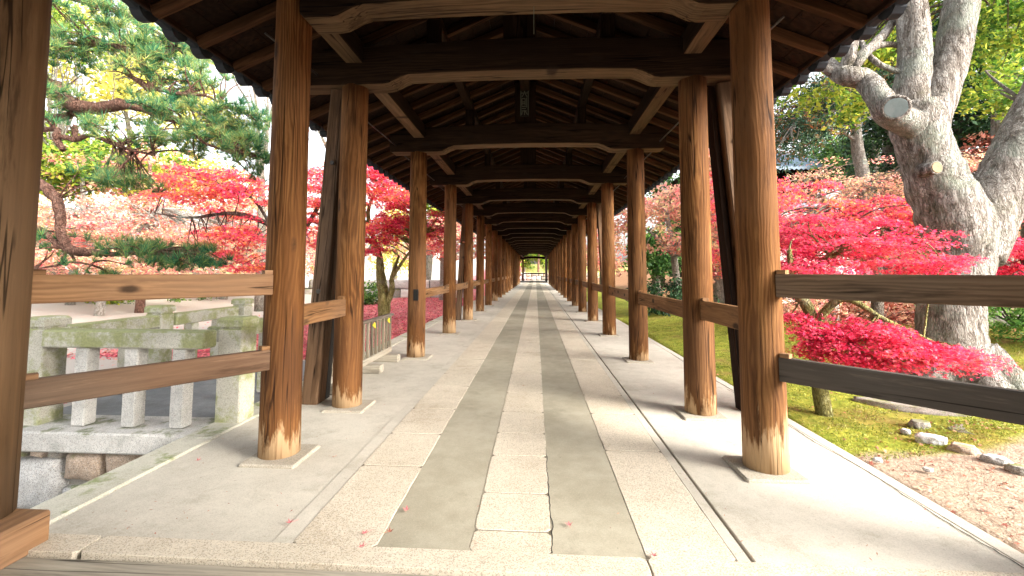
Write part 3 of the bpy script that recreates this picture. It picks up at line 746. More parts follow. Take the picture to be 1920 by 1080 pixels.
# plaque on the third king post (seen as a pale outline with carved characters)
yq = ROWS[2]-.062
pq = MB(); pq.box((XC-.075, yq-.018, 3.40), (XC+.055, yq, 3.80), .004); plq = pq.build('plaque', M['black'], cw)
ch = MB(); x0, x1 = XC-.062, XC+.042; yy0, yy1 = yq-.021, yq-.0175
def stroke(xa, za, xb, zb, t=.0055):
    a = Vector((xa, 0, za)); b = Vector((xb, 0, zb)); d = (b-a).normalized(); n_ = Vector((-d.z, 0, d.x))*t
    ch.rings([[(q.x, yy, q.z) for q in (a-n_, b-n_, b+n_, a+n_)] for yy in (yy0, yy1)])
for a in ((x0,3.785,x1,3.785),(x0,3.74,x1,3.74),(x0,3.785,x0,3.415),(x1,3.785,x1,3.415),(XC-.01,3.785,XC-.01,3.74),
          (XC-.02,3.73,x0+.015,3.685),(XC,3.73,x1-.015,3.68),(x0+.015,3.66,x0+.06,3.66),(x0+.015,3.61,x0+.06,3.61),(x0+.015,3.66,x0+.015,3.56),(x0+.06,3.66,x0+.06,3.56),(x0+.015,3.585,x0+.06,3.585),
          (x1-.022,3.67,x1-.022,3.53),(x0+.012,3.545,x0+.07,3.545),(x0+.012,3.515,x0+.07,3.515),(XC-.01,3.49,XC-.01,3.42),(x0+.02,3.47,x0+.012,3.425),(XC+.002,3.475,x1-.012,3.425),(x0+.01,3.48,XC+.02,3.48)): stroke(*a)
ch.build('lettering', M['paper'], plq)
mb = MB(); mb.tube([at(1001, 12, 2.9), at(1000, 40, 2.9)+Vector((.003,0,0)), at(1001, 64, 2.9)], .0022, 5); mb.build('hanging_cord', M['paper'], cw)
# far end: panel wall on the right, end rail
mb = MB(); mb.box((1.28, 50.0, 0), (1.33, YEND-.2, 3.1), .004); mb.build('panel_wall', M['board'], cw)
bar('handrail', (XL+.1, YEND, .98), (XR-.1, YEND, .98), .08, .16, M['beam'], cw)

# ================================================================== BARRIER between the columns
def barrier():
    o = empty('picket_barrier', (-2.0, 5.3, 0), 'low weathered picket barrier with yellow ties standing between two left columns', 'barrier')
    ya, yb = 4.30, 6.30; x = -2.02
    bar('top_rail', (x, ya, .60), (x, yb+.04, .60), .06, .035, M['rail_dark'], o); bar('bottom_rail', (x, ya, .13), (x, yb, .13), .05, .07, M['oldwood'], o)
    n = 15
    for i in range(n):
        y = ya+.03+(yb-ya-.06)*i/(n-1); mb = MB(); mb.box((x-.016, y-.018, .165), (x+.016, y+.018, .583), .003); mb.build('picket', M['bamboo'], o, (x, y, .165))
    for y in (4.45, 5.40, 6.08):
        bar('foot', (x-.17, y, .048), (x+.19, y, .048), .14, .09, M['oldwood'], o, bev=.008)
    for y in (5.58, 6.14):
        mb = MB(); mb.tube([(x+.02, y-.03, .54), (x+.03, y, .565), (x+.02, y+.03, .54), (x+.03, y+.01, .51), (x+.02, y-.03, .54)], .009, 6); mb.tube([(x+.028, y, .54), (x+.035, y+.015, .50)], .007, 5)
        mb.build('yellow_knot', M['yellow'], o, smooth=True)
barrier()

# ================================================================== STONE BALUSTRADES
def stone_post(parent, x, y, h=.80, w=.20, cap=True):
    mb = MB(); mb.box((x-w/2, y-w/2, -.02), (x+w/2, y+w/2, h-.09), .008)
    mb.rings([[(x+a*k, y+b*k, z) for a, b in ((-1,-1),(1,-1),(1,1),(-1,1))] for k, z in ((w/2-.012, h-.09), (w/2-.012, h-.075), (w/2+.008, h-.072), (w/2+.008, h-.02), (w/2-.01, h))])
    return mb.build('end_post', M['granite'], parent, (x, y, 0))
def baluster(parent, x, y, h, w=.108, mat='granite_clean'):
    mb = MB(); mb.box((x-w/2, y-w/2, 0), (x+w/2, y+w/2, h), .007); return mb.build('baluster', M[mat], parent, (x, y, 0))
YB = 3.45
ba = empty('stone_balustrade', (-3.2, YB, 0), 'mossy granite balustrade nearest the camera, standing on the long kerb stone over the ditch', 'balustrade')
mb = MB(); mb.box((-6.2, 3.27, -.155), (-2.545, 3.70, -.004), .014); mb.build('base_stone', M['granite_clean'], ba)
stone_post(ba, -2.43, 3.62, .83, .20); stone_post(ba, -3.98, 3.50, .83, .20)
for x in (-3.55, -3.14, -2.75, -4.45, -4.85): baluster(ba, x, YB, .60)
mb = MB(); mb.box((-3.875, YB-.075, .60), (-2.535, YB+.075, .735), .012); mb.box((-6.0, YB-.075, .60), (-4.085, YB+.075, .735), .012); mb.build('top_rail', M['granite'], ba)
bb = empty('stone_balustrade', (-3.95, 4.7, 0), 'farther mossy granite balustrade along the left side of the little bridge', 'balustrade')
for x, y in ((-4.08, 4.75), (-3.98, 6.0)): stone_post(bb, x, y, .83, .18)
for y in (3.95, 4.35): baluster(bb, -4.06, y, .60, mat='granite')
for y in (5.15, 5.6): baluster(bb, -4.03, y, .60, mat='granite')
mb = MB(); mb.box((-4.13, 3.62, .60), (-3.99, 4.66, .73), .012); mb.box((-4.10, 4.845, .60), (-3.96, 5.905, .73), .012); mb.build('top_rail', M['granite'], bb)
bc = empty('stone_balustrade', (-2.5, 4.6, 0), 'short mossy stone balustrade running off behind the first left column', 'balustrade')
for y in (4.1, 4.5): baluster(bc, -2.72, y, .60, mat='granite')
mb = MB(); mb.box((-2.79, 3.735, .60), (-2.65, 4.80, .73), .012); mb.build('top_rail', M['granite'], bc)
stone_post(bc, -2.72, 4.90, .83, .18)
mb = MB(); mb.box((-4.2, 3.70, -.2), (-2.542, 6.1, -.012), .005); tag(mb.build('bridge_deck', M['deck']), kind='structure')
# masonry wall under the kerb stone
sw = empty('retaining_wall', (-3.4, 3.4, -.5), 'rough masonry wall of big fitted boulders under the mossy kerb stone', 'stone wall')
def boulder(pts, y0, depth, mat, seed, parent, name='wall_stone', bulge=.06):
    """pts: outline in X,Z; rounded, bulging and roughened face"""
    bm = bmesh.new(); n = len(pts); cx = sum(p[0] for p in pts)/n; cz = sum(p[1] for p in pts)/n
    rings = []; 
    out = []
    for i in range(n):
        a, b = pts[i], pts[(i+1) % n]
        for t in (0, .25, .5, .75): out.append((a[0]+(b[0]-a[0])*t, a[1]+(b[1]-a[1])*t))
    for k, d in ((1.0, depth), (1.0, .05), (.97, .01), (.88, -.025), (.6, -.045), (.3, -.05), (.08, -.05)):
        r = []
        for x, z in out:
            X_, Z_ = cx+(x-cx)*k, cz+(z-cz)*k
            nz = mnoise.noise(Vector((X_*5, Z_*5, seed)))*.03+mnoise.noise(Vector((X_*16, Z_*16, seed)))*.012
            r.append(bm.verts.new((X_+.012*mnoise.noise(Vector((X_*9, Z_*9, seed+4))), y0+d+nz*(1 if d < .04 else 0), Z_+.012*mnoise.noise(Vector((Z_*9, X_*9, seed+7))))))
        rings.append(r)
    m = len(out)
    for a, b in zip(rings[:-1], rings[1:]):
        for j in range(m): bm.faces.new((a[j], a[(j+1) % m], b[(j+1) % m], b[j]))
    bm.faces.new(rings[-1]); bm.faces.new(rings[0][::-1])
    bmesh.ops.recalc_face_normals(bm, faces=bm.faces)
    me = bpy.data.meshes.new(name); o = Vector((cx, y0, cz)); bmesh.ops.translate(bm, verts=bm.verts, vec=-o)
    bm.to_mesh(me); bm.free(); me.materials.append(mat)
    for p in me.polygons: p.use_smooth = True
    ob = bpy.data.objects.new(name, me); link(ob); return place(ob, o, parent)
def wpt(px, py): q = at(px, py, 3.38); return (q.x, q.z)
WS = [([(22,862),(112,858),(122,905),(100,958),(20,962)], 'rock_white'), ([(128,848),(198,842),(198,885),(186,905),(118,896)], 'rock_tan'),
      ([(205,846),(262,843),(262,868),(232,888),(204,886)], 'rock_tan'), ([(270,846),(330,845),(330,860),(268,880)], 'rock_tan'),
      ([(30,838),(58,838),(52,856),(24,856)], 'rock'), ([(62,838),(94,839),(84,858),(58,856)], 'rock_tan'), ([(98,839),(132,842),(118,858),(92,858)], 'rock'),
      ([(118,912),(186,912),(200,900),(150,960),(108,960)], 'rock_white'), ([(-80,850),(12,850),(12,960),(-80,960)], 'rock'), ([(205,893),(262,876),(262,960),(190,960)], 'rock')]
for i, (pp, mt) in enumerate(WS): boulder([wpt(*q) for q in pp], 3.38, .2, M[mt], i*3.3, sw)
mb = MB(); mb.box((-8, 3.445, -.8), (-2.545, 3.6, -.157), 0); mb.build('earth_core', M['rock_dark'], sw)

# ================================================================== TREES AND PLANTS
def tree(name, label, cat, base, limbs, blobs, lmat, bmat, size=.06, tmpl=DIAM, per=26, r=.28, tw=.35, group=None, seg=8, r0=.018, flat=.3, tilt=.7, crowns=None):
    """limbs: list of (points, radii); blobs: (centre, radii, n)"""
    o = empty(name, base, label, cat, group)
    mb = MB(); nodes = []
    for pts, rs in limbs: nodes += limb(mb, pts, rs, seg)
    P, S = spray(blobs, per, r, flat)
    if tw:
        k = max(1, int(len(S)*tw)); idx = RNG.choice(len(S), k, replace=False)
        twigs(mb, nodes[len(nodes)//4:] or nodes, [S[i] for i in idx], r0=r0)
    mb.build('trunk', M[bmat], o, smooth=True, fixn=False)
    leaves('crown', P, size, tmpl, M[lmat], o, tuple(ORG_W[o.name]), tilt=tilt)
    return o
def gp(px, py, Y, z=None):
    q = at(px, py, Y); 
    if z is not None: q.z = z
    return q
def ground_at(px, Y):
    q = at(px, 520, Y); return Vector((q.x, q.y, gz(q.x, q.y)-.05))

# ---- the camphor tree on the right
def camphor():
    Y = 5.0; b = Vector((4.33, 5.05, -.05))
    o = empty('camphor_tree', b, 'huge pale barked old tree forking behind the right hand railing, with sawn off stubs', 'tree')
    mb = MB()
    A = lambda px, py, dy=0: at(px, py, 5.05+dy)
    limb(mb, [(b.x+.02, b.y, -.25), (b.x, b.y, .02), A(1786, 690), A(1780, 620), A(1784, 540), A(1800, 470), A(1793, 420), A(1765, 360), A(1742, 300), A(1722, 240), A(1716, 195)], [.62, .47, .33, .275, .27, .30, .31, .275, .245, .235, .22], 36, 6, rough=.10)
    limb(mb, [A(1742, 280), A(1708, 200), A(1714, 120), A(1712, 40), A(1698, -50), A(1680, -150), A(1690, -300)], [.17, .165, .15, .142, .135, .13, .10], 20, rough=.08)
    limb(mb, [A(1730, 270), A(1755, 190), A(1785, 100), A(1800, 20), A(1812, -60), A(1840, -180), A(1850, -320)], [.18, .175, .16, .152, .145, .12, .08], 20, rough=.08)
    limb(mb, [A(1815, 480), A(1850, 400), A(1885, 330), A(1915, 265), A(1950, 190, .1), A(1990, 80, .3), A(2050, -80, .5)], [.27, .26, .235, .21, .19, .15, .10], 22, rough=.08)
    limb(mb, [A(1712, 235, -.12), A(1668, 213, -.2), A(1645, 178, -.15), A(1620, 150), A(1590, 143), A(1570, 135, .1), A(1545, 110, .2), A(1535, 60, .3)], [.15, .135, .118, .11, .11, .09, .07, .04], 16, rough=.12)
    limb(mb, [A(1575, 138, .1), A(1592, 110), A(1600, 65), A(1598, 10), A(1610, -60)], [.075, .065, .055, .05, .04], 12)
    limb(mb, [A(1583, 130, .1), A(1620, 100), A(1660, 60, .1), A(1685, 20, .2)], [.07, .055, .045, .03], 10)
    limb(mb, [A(1568, 140, .1), A(1548, 128, .1), A(1530, 118, .2), A(1500, 112, .3)], [.06, .05, .04, .02], 10)
    limb(mb, [A(1600, 128), A(1640, 88), A(1685, 85, .1), A(1705, 95, .2)], [.05, .035, .03, .02], 8)
    limb(mb, [A(1606, 65, .2), A(1635, 110), A(1670, 130), A(1700, 138)], [.03, .03, .03, .025], 8)
    for ax, ay in ((-.75, -.35), (-.1, -.75), (.55, -.55), (.8, .1), (-.8, .35)):      # root flare
        limb(mb, [(b.x+ax*.20, b.y+ay*.20, .40), (b.x+ax*.50, b.y+ay*.50, .10), (b.x+ax*.85, b.y+ay*.8, -.05), (b.x+ax*1.2, b.y+ay*1.1, -.16)], [.18, .14, .08, .03], 10, rough=.2)
    mb.build('trunk', M['bark_camphor'], o, smooth=True, fixn=False)
    def stub(c, d, r, L, mat, name='sawn_stub', sq=1.0):
        d = Vector(d).normalized(); c = Vector(c); m2 = MB()
        m2.tube([c-d*L, c-d*.03, c-d*.012], [r*1.25, r*1.10, r*1.06], 20, rough=.06); s = m2.build(name, M['bark_camphor'], o, smooth=True, fixn=False)
        m5 = MB(); u_ = d.orthogonal().normalized(); v_ = d.cross(u_)
        m5.tube([c-d*.012+(u_*math.cos(a)+v_*math.sin(a))*r*1.0 for a in [2*math.pi*k/22 for k in range(23)]], r*.17, 8, rough=.3, cap=False); m5.build('callus', M['bark_camphor'], s, smooth=True, fixn=False)
        m3 = MB(); m3.tube([c-d*.02, c, c+d*.004], [r*.96, r*.94, r*.86], 24); m3.build('cut_face', M[mat], s)
    stub(A(1680, 202, -.40), (-.42, -.75, -.28), .105, .24, 'cut'); stub(A(1757, 314, -.31), (.1, -1, .0), .06, .16, 'cut_tan')
    bl = [pxblob(1850, 60, 6.5, 90, 70, 60), pxblob(1700, -20, 6, 120, 50, 60), pxblob(1880, 160, 7, 60, 60, 45), pxblob(1620, 100, 6, 70, 40, 30), pxblob(1590, 190, 6.5, 70, 30, 24), pxblob(1640, 40, 6.5, 60, 40, 35), pxblob(1500, 185, 6.5, 40, 20, 9), pxblob(1950, 0, 6.5, 90, 90, 50), pxblob(1880, -120, 5.6, 160, 70, 60)]
    P, S = spray([(c, e, int(n*.7)) for c, e, n in bl], 40, .24, .5)
    leaves('crown', P, .042, DIAM, M['l_lime'], o, tuple(ORG_W[o.name]), tilt=.9)
    m4 = MB(); nodes = [A(1850, -100), A(1700, 0), A(1600, 30), A(1570, 130), A(1600, 60), A(1930, 200), A(1805, 0), A(1830, 60)]
    twigs(m4, nodes, [S[i] for i in RNG.choice(len(S), 70, replace=False)], r0=.022); m4.build('twigs', M['bark_grey'], o, smooth=True, fixn=False)
camphor()

# ---- pine reaching in from the left
def pine():
    b = ground_at(-260, 6.0)
    o = empty('pine_tree', b, 'large pine with reddish crooked boughs and long green needles reaching in from the left', 'tree')
    mb = MB(); A = at; nodes = []
    nodes += limb(mb, [b, A(-230, 400, 6), A(-170, 250, 5.9), A(-190, 60, 5.8), A(-120, -150, 5.6)], [.24, .20, .17, .14, .09], 14)
    def L(pts, rs, sg=10): nodes.extend(limb(mb, pts, rs, sg, 5, rough=.18, jit=.006))
    L([A(-175, 250, 5.9), A(-20, 175, 5.6), A(95, 160, 5.3), A(128, 190, 5.2), A(170, 203, 5.2), A(240, 195, 5.1), A(290, 212, 5.1), A(345, 228, 5.0), A(410, 240, 5.0)], [.13, .10, .078, .085, .08, .065, .05, .035, .012])
    L([A(60, 215, 5.5), A(105, 222, 5.3), A(140, 212, 5.3), A(180, 222, 5.3)], [.05, .05, .045, .02])
    L([A(75, 243, 5.2), A(108, 243, 5.1), A(106, 262, 5.1), A(118, 280, 5.1)], [.03, .03, .04, .035])
    L([A(106, 255, 5.1), A(140, 262, 5.1), A(172, 254, 5.1), A(225, 275, 5.1), A(290, 292, 5.0)], [.03, .033, .026, .020, .01])
    L([A(140, 262, 5.1), A(143, 235, 5.1)], [.03, .03])
    L([A(-180, 300, 5.9), A(-20, 300, 5.4), A(60, 335, 5.0), A(100, 368, 4.9), A(112, 400, 4.9), A(113, 435, 4.9), A(128, 465, 4.9), A(150, 472, 4.9), A(190, 474, 4.9), A(225, 477, 4.9), A(300, 470, 4.9)], [.11, .09, .062, .055, .052, .046, .045, .055, .032, .026, .01])
    L([A(50, 420, 4.9), A(80, 432, 4.9), A(105, 458, 4.9), A(128, 470, 4.9)], [.02, .022, .028, .03])
    L([A(125, 470, 4.9), A(115, 490, 4.9), A(95, 500, 4.9), A(60, 505, 4.9)], [.018, .015, .012, .006])
    L([A(130, 475, 4.9), A(150, 495, 4.9), A(200, 490, 4.9)], [.015, .012, .005])
    L([A(150, 95, 5.2), A(180, 80, 5.1), A(225, 88, 5.0), A(265, 118, 5.0), A(285, 165, 5.0), A(262, 155, 5.0), A(232, 135, 5.0)], [.03, .035, .032, .04, .045, .032, .02])
    L([A(-150, 60, 5.7), A(0, 60, 5.4), A(80, 85, 5.2), A(150, 95, 5.2)], [.07, .05, .04, .03])
    L([A(-150, 20, 5.7), A(40, -20, 5.4), A(180, 10, 5.2), A(270, 45, 5.1), A(330, 90, 5.0)], [.06, .045, .035, .025, .01])
    L([A(285, 165, 5.0), A(330, 175, 5.0), A(385, 180, 5.0), A(430, 200, 5.0)], [.03, .022, .015, .008])
    L([A(345, 228, 5.0), A(380, 265, 4.9), A(440, 290, 4.9)], [.02, .018, .008])
    bl = []
    for px, py, rx, ry, n in ((200,30,110,40,60),(250,85,90,40,60),(335,110,70,35,50),(120,95,55,45,45),(300,150,90,28,40),(230,250,70,30,30),(350,215,80,28,50),(420,262,75,40,80),(450,215,50,25,30),(465,300,38,30,30),(330,265,70,25,35),(210,330,50,25,26),(240,345,40,22,16),
                              (270,470,55,18,34),(345,488,60,20,40),(400,497,30,12,14),(100,455,38,22,16),(185,505,40,12,12),(105,180,30,30,16),(95,225,20,18,8),(60,60,40,60,30),(40,150,40,60,20),(395,150,60,25,18)):
        bl.append(pxblob(px, py, 5.05, rx, ry*.8, max(5, int(n*.64)), dz=.5))
    tips = []
    for c, e, n in bl:
        d = RNG.normal(size=(n,3)); d /= np.linalg.norm(d, axis=1)[:,None]
        sc = np.array(c)+d*(RNG.uniform(.1, 1, n)**.5)[:,None]*np.array(e); sc[:,2] = np.round(sc[:,2]/.16)*.16+RNG.normal(size=n)*.025; tips.append(sc)
    S = np.concatenate(tips)
    twigs(mb, nodes[12:], [S[i] for i in RNG.choice(len(S), int(len(S)*.85), replace=False)], r0=.013, r1=.004, seg=4)
    mb.build('trunk', M['bark_pine'], o, smooth=True, fixn=False)
    # tufts of needles, three per tip
    V = []
    for q in S:
        for _ in range(4):
            c = q+RNG.normal(size=3)*(.055, .055, .025); ax = np.array([RNG.normal()*.5, RNG.normal()*.5, 1.0]); k = 34
            d = RNG.normal(size=(k,3))*.62+ax; d /= np.linalg.norm(d, axis=1)[:,None]
            Ln = RNG.uniform(.10, .17, k)
            side = np.cross(d, RNG.normal(size=(k,3))); side /= np.linalg.norm(side, axis=1)[:,None]
            V.append(np.stack([c-side*.0025, c+side*.0025, c+d*Ln[:,None]+side*.0004], 1))
    V = np.concatenate(V).reshape(-1, 3)
    rawmesh('crown', V, 3, M['l_pine'], o, tuple(ORG_W[o.name]))
pine()

# ---- maples
def PB(px, py, Y, rx, ry, n, dz=None): return pxblob(px, py, Y, rx, ry, n, dz)
G_ = lambda px, Y: ground_at(px, Y)
tree('maple_tree', 'near crimson maple spreading in tiers between the right hand railings and the pale trunk', 'tree', G_(1535, 4.25),
     [([G_(1535, 4.25), at(1532, 690, 4.25), at(1520, 590, 4.25), at(1490, 540, 4.3), at(1480, 470, 4.4)], [.07, .06, .05, .04, .02]),
      ([at(1525, 610, 4.25), at(1580, 560, 4.1), at(1660, 600, 3.95), at(1750, 640, 3.9)], [.04, .03, .02, .008]),
      ([at(1500, 560, 4.3), at(1545, 490, 4.5), at(1620, 450, 4.7), at(1700, 450, 4.7)], [.035, .03, .018, .008]),
      ([at(1520, 600, 4.2), at(1600, 650, 3.9), at(1690, 680, 3.8)], [.03, .018, .008])],
     [PB(1560,470,4.6,85,45,46,.7), PB(1660,455,4.7,85,40,44,.6), PB(1740,490,4.3,55,25,22,.4), PB(1530,500,4.3,50,22,18,.4), PB(1520,420,4.9,50,25,18,.5),
      PB(1600,620,4.0,85,22,38,.35), PB(1700,655,3.85,85,26,40,.3), PB(1560,650,4.0,55,28,24,.3), PB(1780,665,3.9,55,22,16,.3), PB(1640,680,3.85,60,14,18,.25), PB(1510,600,4.3,32,26,12,.3)],
     'l_crimson', 'bark_moss', size=.0165, tmpl=STAR5, per=125, r=.18, tw=.6, r0=.009, flat=.16, tilt=.45)
tree('maple_tree', 'red and salmon maple behind the near crimson one, up against the leaning pale trunk', 'tree', G_(1640, 7.6),
     [([G_(1640, 7.6), at(1640, 480, 7.6), at(1600, 430, 7.6), at(1560, 390, 7.6)], [.09, .08, .05, .02]), ([at(1640, 480, 7.6), at(1700, 430, 7.6), at(1740, 380, 7.4)], [.06, .04, .02])],
     [PB(1540,415,7.6,90,35,55,1.2), PB(1660,400,7.6,95,32,60,1.2), PB(1760,420,7.2,60,40,30,1.0), PB(1600,455,7,110,25,40,1.0), PB(1490,440,7,40,40,24,.8)],
     'l_redorange', 'bark_grey', size=.030, tmpl=STAR5, per=105, r=.27, tw=.6, r0=.016, flat=.16, tilt=.45)
tree('maple_tree', 'thin salmon pink maple with bare twigs below the blue tiled roof', 'tree', G_(1560, 11),
     [([G_(1560, 11), at(1560, 420, 11), at(1530, 340, 11)], [.10, .08, .03]), ([at(1560, 420, 11), at(1640, 350, 11), at(1700, 310, 11)], [.06, .04, .02])],
     [PB(1520,355,11,80,35,34,1.5), PB(1620,360,11,90,35,38,1.5), PB(1700,340,10.5,60,40,26,1.5), PB(1800,330,10,60,50,24,1.5), PB(1560,320,11,90,20,10,1.5)],
     'l_salmon', 'bark_pale', size=.03, per=60, r=.36, tw=1.0, r0=.022, flat=.2, tilt=.5)
tree('maple_tree', 'dark red maple at the right edge behind the fork of the pale tree', 'tree', G_(1930, 7.5),
     [([G_(1930, 7.5), at(1930, 520, 7.5), at(1900, 440, 7.5)], [.08, .06, .03])],
     [PB(1900,480,7.5,60,45,45,1.0), PB(1880,560,7,50,30,24,.8), PB(1930,570,7,50,25,24,.8)],
     'l_crimson', 'bark_dark', size=.05, tmpl=STAR5, per=50, r=.28, r0=.012, flat=.2)
tree('maple_tree', 'pale pink maple seen between the third and fourth right hand columns', 'tree', G_(1275, 15),
     [([G_(1275, 15), at(1262, 470, 15), at(1250, 400, 15), at(1240, 340, 15)], [.12, .10, .06, .02]), ([at(1262, 470, 15), at(1300, 420, 15), at(1340, 360, 15)], [.07, .05, .02]), ([at(1262, 480, 15), at(1225, 440, 15), at(1180, 410, 15)], [.06, .04, .02])],
     [PB(1250,385,15,55,40,44,2), PB(1320,380,15,60,40,40,2), PB(1180,400,15,40,40,30,2), PB(1270,450,14,60,28,22,1.6), PB(1360,440,13,40,60,34,1.6)],
     'l_salmon', 'bark_pale', size=.065, per=46, r=.42, tw=.9, r0=.03, flat=.25)
tree('maple_tree', 'crimson maple filling the gap beside the first right hand column and leaning prop', 'tree', G_(1440, 9.5),
     [([G_(1440, 9.5), at(1440, 480, 9.5), at(1420, 420, 9.5)], [.09, .07, .03])],
     [PB(1440,420,9.5,70,50,60,1.4), PB(1400,480,9,60,40,40,1.2), PB(1470,360,10,60,30,24,1.4), PB(1360,370,11,40,60,34,1.2)],
     'l_redorange', 'bark_grey', size=.036, tmpl=STAR5, per=80, r=.32, r0=.015, flat=.2)
# left
tree('maple_tree', 'crimson maple with long level boughs seen just left of the first left column', 'tree', G_(560, 8.2),
     [([G_(560, 8.2), at(556, 560, 8.2), at(540, 470, 8.0), at(510, 425, 7.8), at(440, 400, 7.4), at(360, 408, 7.0), at(290, 400, 6.8)], [.11, .10, .07, .05, .035, .022, .008]),
      ([at(540, 470, 8), at(590, 400, 8.2), at(620, 330, 8.4)], [.06, .04, .02]), ([at(510, 425, 7.8), at(470, 370, 7.6), at(400, 345, 7.4)], [.03, .02, .008])],
     [PB(400,335,7.4,95,26,34,.9), PB(460,365,7.6,60,26,22,.8), PB(330,360,7.2,45,18,12,.6), PB(450,440,7.6,75,22,26,.8), PB(390,470,7.4,50,22,14,.7), PB(600,350,8.3,50,45,40,1.0), PB(600,440,8.3,45,45,34,1.0), PB(460,490,7.6,60,22,18,.8), PB(440,400,7.6,60,12,7,.7)],
     'l_redorange', 'bark_dark', size=.030, tmpl=STAR5, per=100, r=.26, tw=.5, r0=.010, flat=.14, tilt=.45)
tree('maple_tree', 'red and orange maple with a mossy yellow trunk between second and third left columns', 'tree', G_(722, 11.5),
     [([G_(722, 11.5), at(720, 560, 11.5), at(714, 520, 11.5), at(712, 480, 11.4)], [.17, .15, .12, .08]), ([at(722, 575, 11.5), at(735, 545, 11.4), at(735, 520, 11.3), at(748, 480, 11.2)], [.09, .07, .06, .03]),
      ([at(712, 480, 11.4), at(690, 400, 11), at(720, 330, 11)], [.07, .05, .02]), ([at(735, 520, 11.3), at(770, 470, 11), at(800, 440, 11)], [.05, .03, .01])],
     [PB(715,350,10.5,50,45,52,1.2), PB(745,420,10.5,45,40,46,1.2), PB(700,440,10.5,40,40,40,1.0), PB(700,310,10.5,40,40,34,1.0), PB(750,380,10.5,30,50,34,1.0), PB(820,430,11.5,35,40,36,1.2), PB(660,400,10.5,40,60,30,1.0)],
     'l_redorange', 'bark_moss', size=.038, tmpl=STAR5, per=80, r=.30, tw=.5, r0=.02, flat=.16, tilt=.45)
tree('maple_tree', 'wide pale pink maple grove tree low behind the lowest crooked pine bough', 'tree', G_(190, 11),
     [([G_(190, 11), at(190, 560, 11), at(200, 480, 11), at(160, 400, 11)], [.12, .10, .07, .03]), ([at(200, 500, 11), at(260, 430, 11), at(300, 390, 11)], [.06, .05, .02])],
     [PB(110,400,11,70,35,50,1.6), PB(190,430,11,80,40,60,1.8), PB(270,430,11,70,40,50,1.6), PB(140,480,10.5,90,30,50,1.6), PB(260,490,10.5,80,28,44,1.6), PB(60,450,10.5,50,60,40,1.5), PB(350,440,11,50,30,26,1.4), PB(250,385,11.5,90,25,40,1.4), PB(120,520,13,120,22,50,1.4), PB(330,525,13,110,20,46,1.4), PB(440,470,12,60,50,36,1.4)],
     'l_palepink', 'bark_pale', size=.036, per=72, r=.34, tw=.5, r0=.02, flat=.2, tilt=.5)
tree('maple_tree', 'salmon maple standing far left across the pale gravel', 'tree', G_(420, 17),
     [([G_(420, 17), at(420, 500, 17), at(400, 430, 17)], [.16, .13, .05])],
     [PB(380,430,17,110,50,70,2.5), PB(480,420,17,60,60,40,2.5), PB(330,500,16,80,26,36,2), PB(460,510,16,60,26,24,2), PB(440,370,17,80,40,50,2.5), PB(590,470,18,70,50,60,2.5)],
     'l_palepink', 'bark_pale', size=.055, per=64, r=.5, tw=.4, r0=.03, flat=.25)
tree('maple_tree', 'salmon pink maple far off between third and fifth left columns', 'tree', G_(830, 20),
     [([G_(830, 20), at(830, 500, 20), at(825, 430, 20)], [.16, .12, .05])],
     [PB(830,440,20,50,45,60,2.5), PB(880,450,22,40,40,40,2.5), PB(780,460,19,40,40,30,2)],
     'l_palepink', 'bark_pale', size=.08, per=40, r=.5, tw=.4, r0=.03, flat=.3)
tree('yellow_tree', 'yellow leaved tree behind the upper pine boughs', 'tree', G_(250, 16),
     [([G_(250, 16), at(255, 480, 16), at(250, 300, 16), at(230, 180, 16)], [.22, .18, .12, .04]), ([at(255, 420, 16), at(330, 300, 16), at(380, 220, 16)], [.10, .07, .02]), ([at(255, 380, 16), at(160, 280, 16), at(110, 200, 16)], [.09, .06, .02])],
     [PB(230,330,16,110,60,110,3), PB(380,330,16,70,35,44,2), PB(310,170,16,90,70,70,3), PB(200,180,16,90,60,60,3), PB(110,270,16,50,50,44,2), PB(400,240,16,60,50,30,2), PB(250,60,16,150,60,60,3)],
     'l_yellow', 'bark_grey', size=.09, per=34, r=.6, tw=.8, r0=.035, flat=.6, tilt=1.0)
tree('lime_tree', 'lime green tree at the far left edge behind the pine', 'tree', G_(110, 13),
     [([G_(110, 13), at(110, 460, 13), at(100, 300, 13)], [.18, .14, .06])],
     [PB(110,300,13,80,50,90,2), PB(90,340,13,50,30,40,1.5), PB(200,310,13,60,40,50,1.5), PB(60,230,13,40,60,30,1.5), PB(130,60,13,90,60,50,1.5), PB(280,300,13,70,50,40,1.5)],
     'l_lime', 'bark_grey', size=.07, per=44, r=.45, tw=.4, r0=.03, flat=.6, tilt=1.0)
tree('lime_tree', 'yellow green tree in the gap beside the fourth left column', 'tree', G_(800, 26),
     [([G_(800, 26), at(805, 480, 26), at(810, 380, 26)], [.25, .2, .08])],
     [PB(815,375,26,60,40,80,3), PB(860,400,26,40,40,40,3), PB(790,330,26,50,40,40,3)],
     'l_lime', 'bark_grey', size=.12, per=46, r=.7, tw=.4, r0=.04, flat=.6, tilt=1.0)
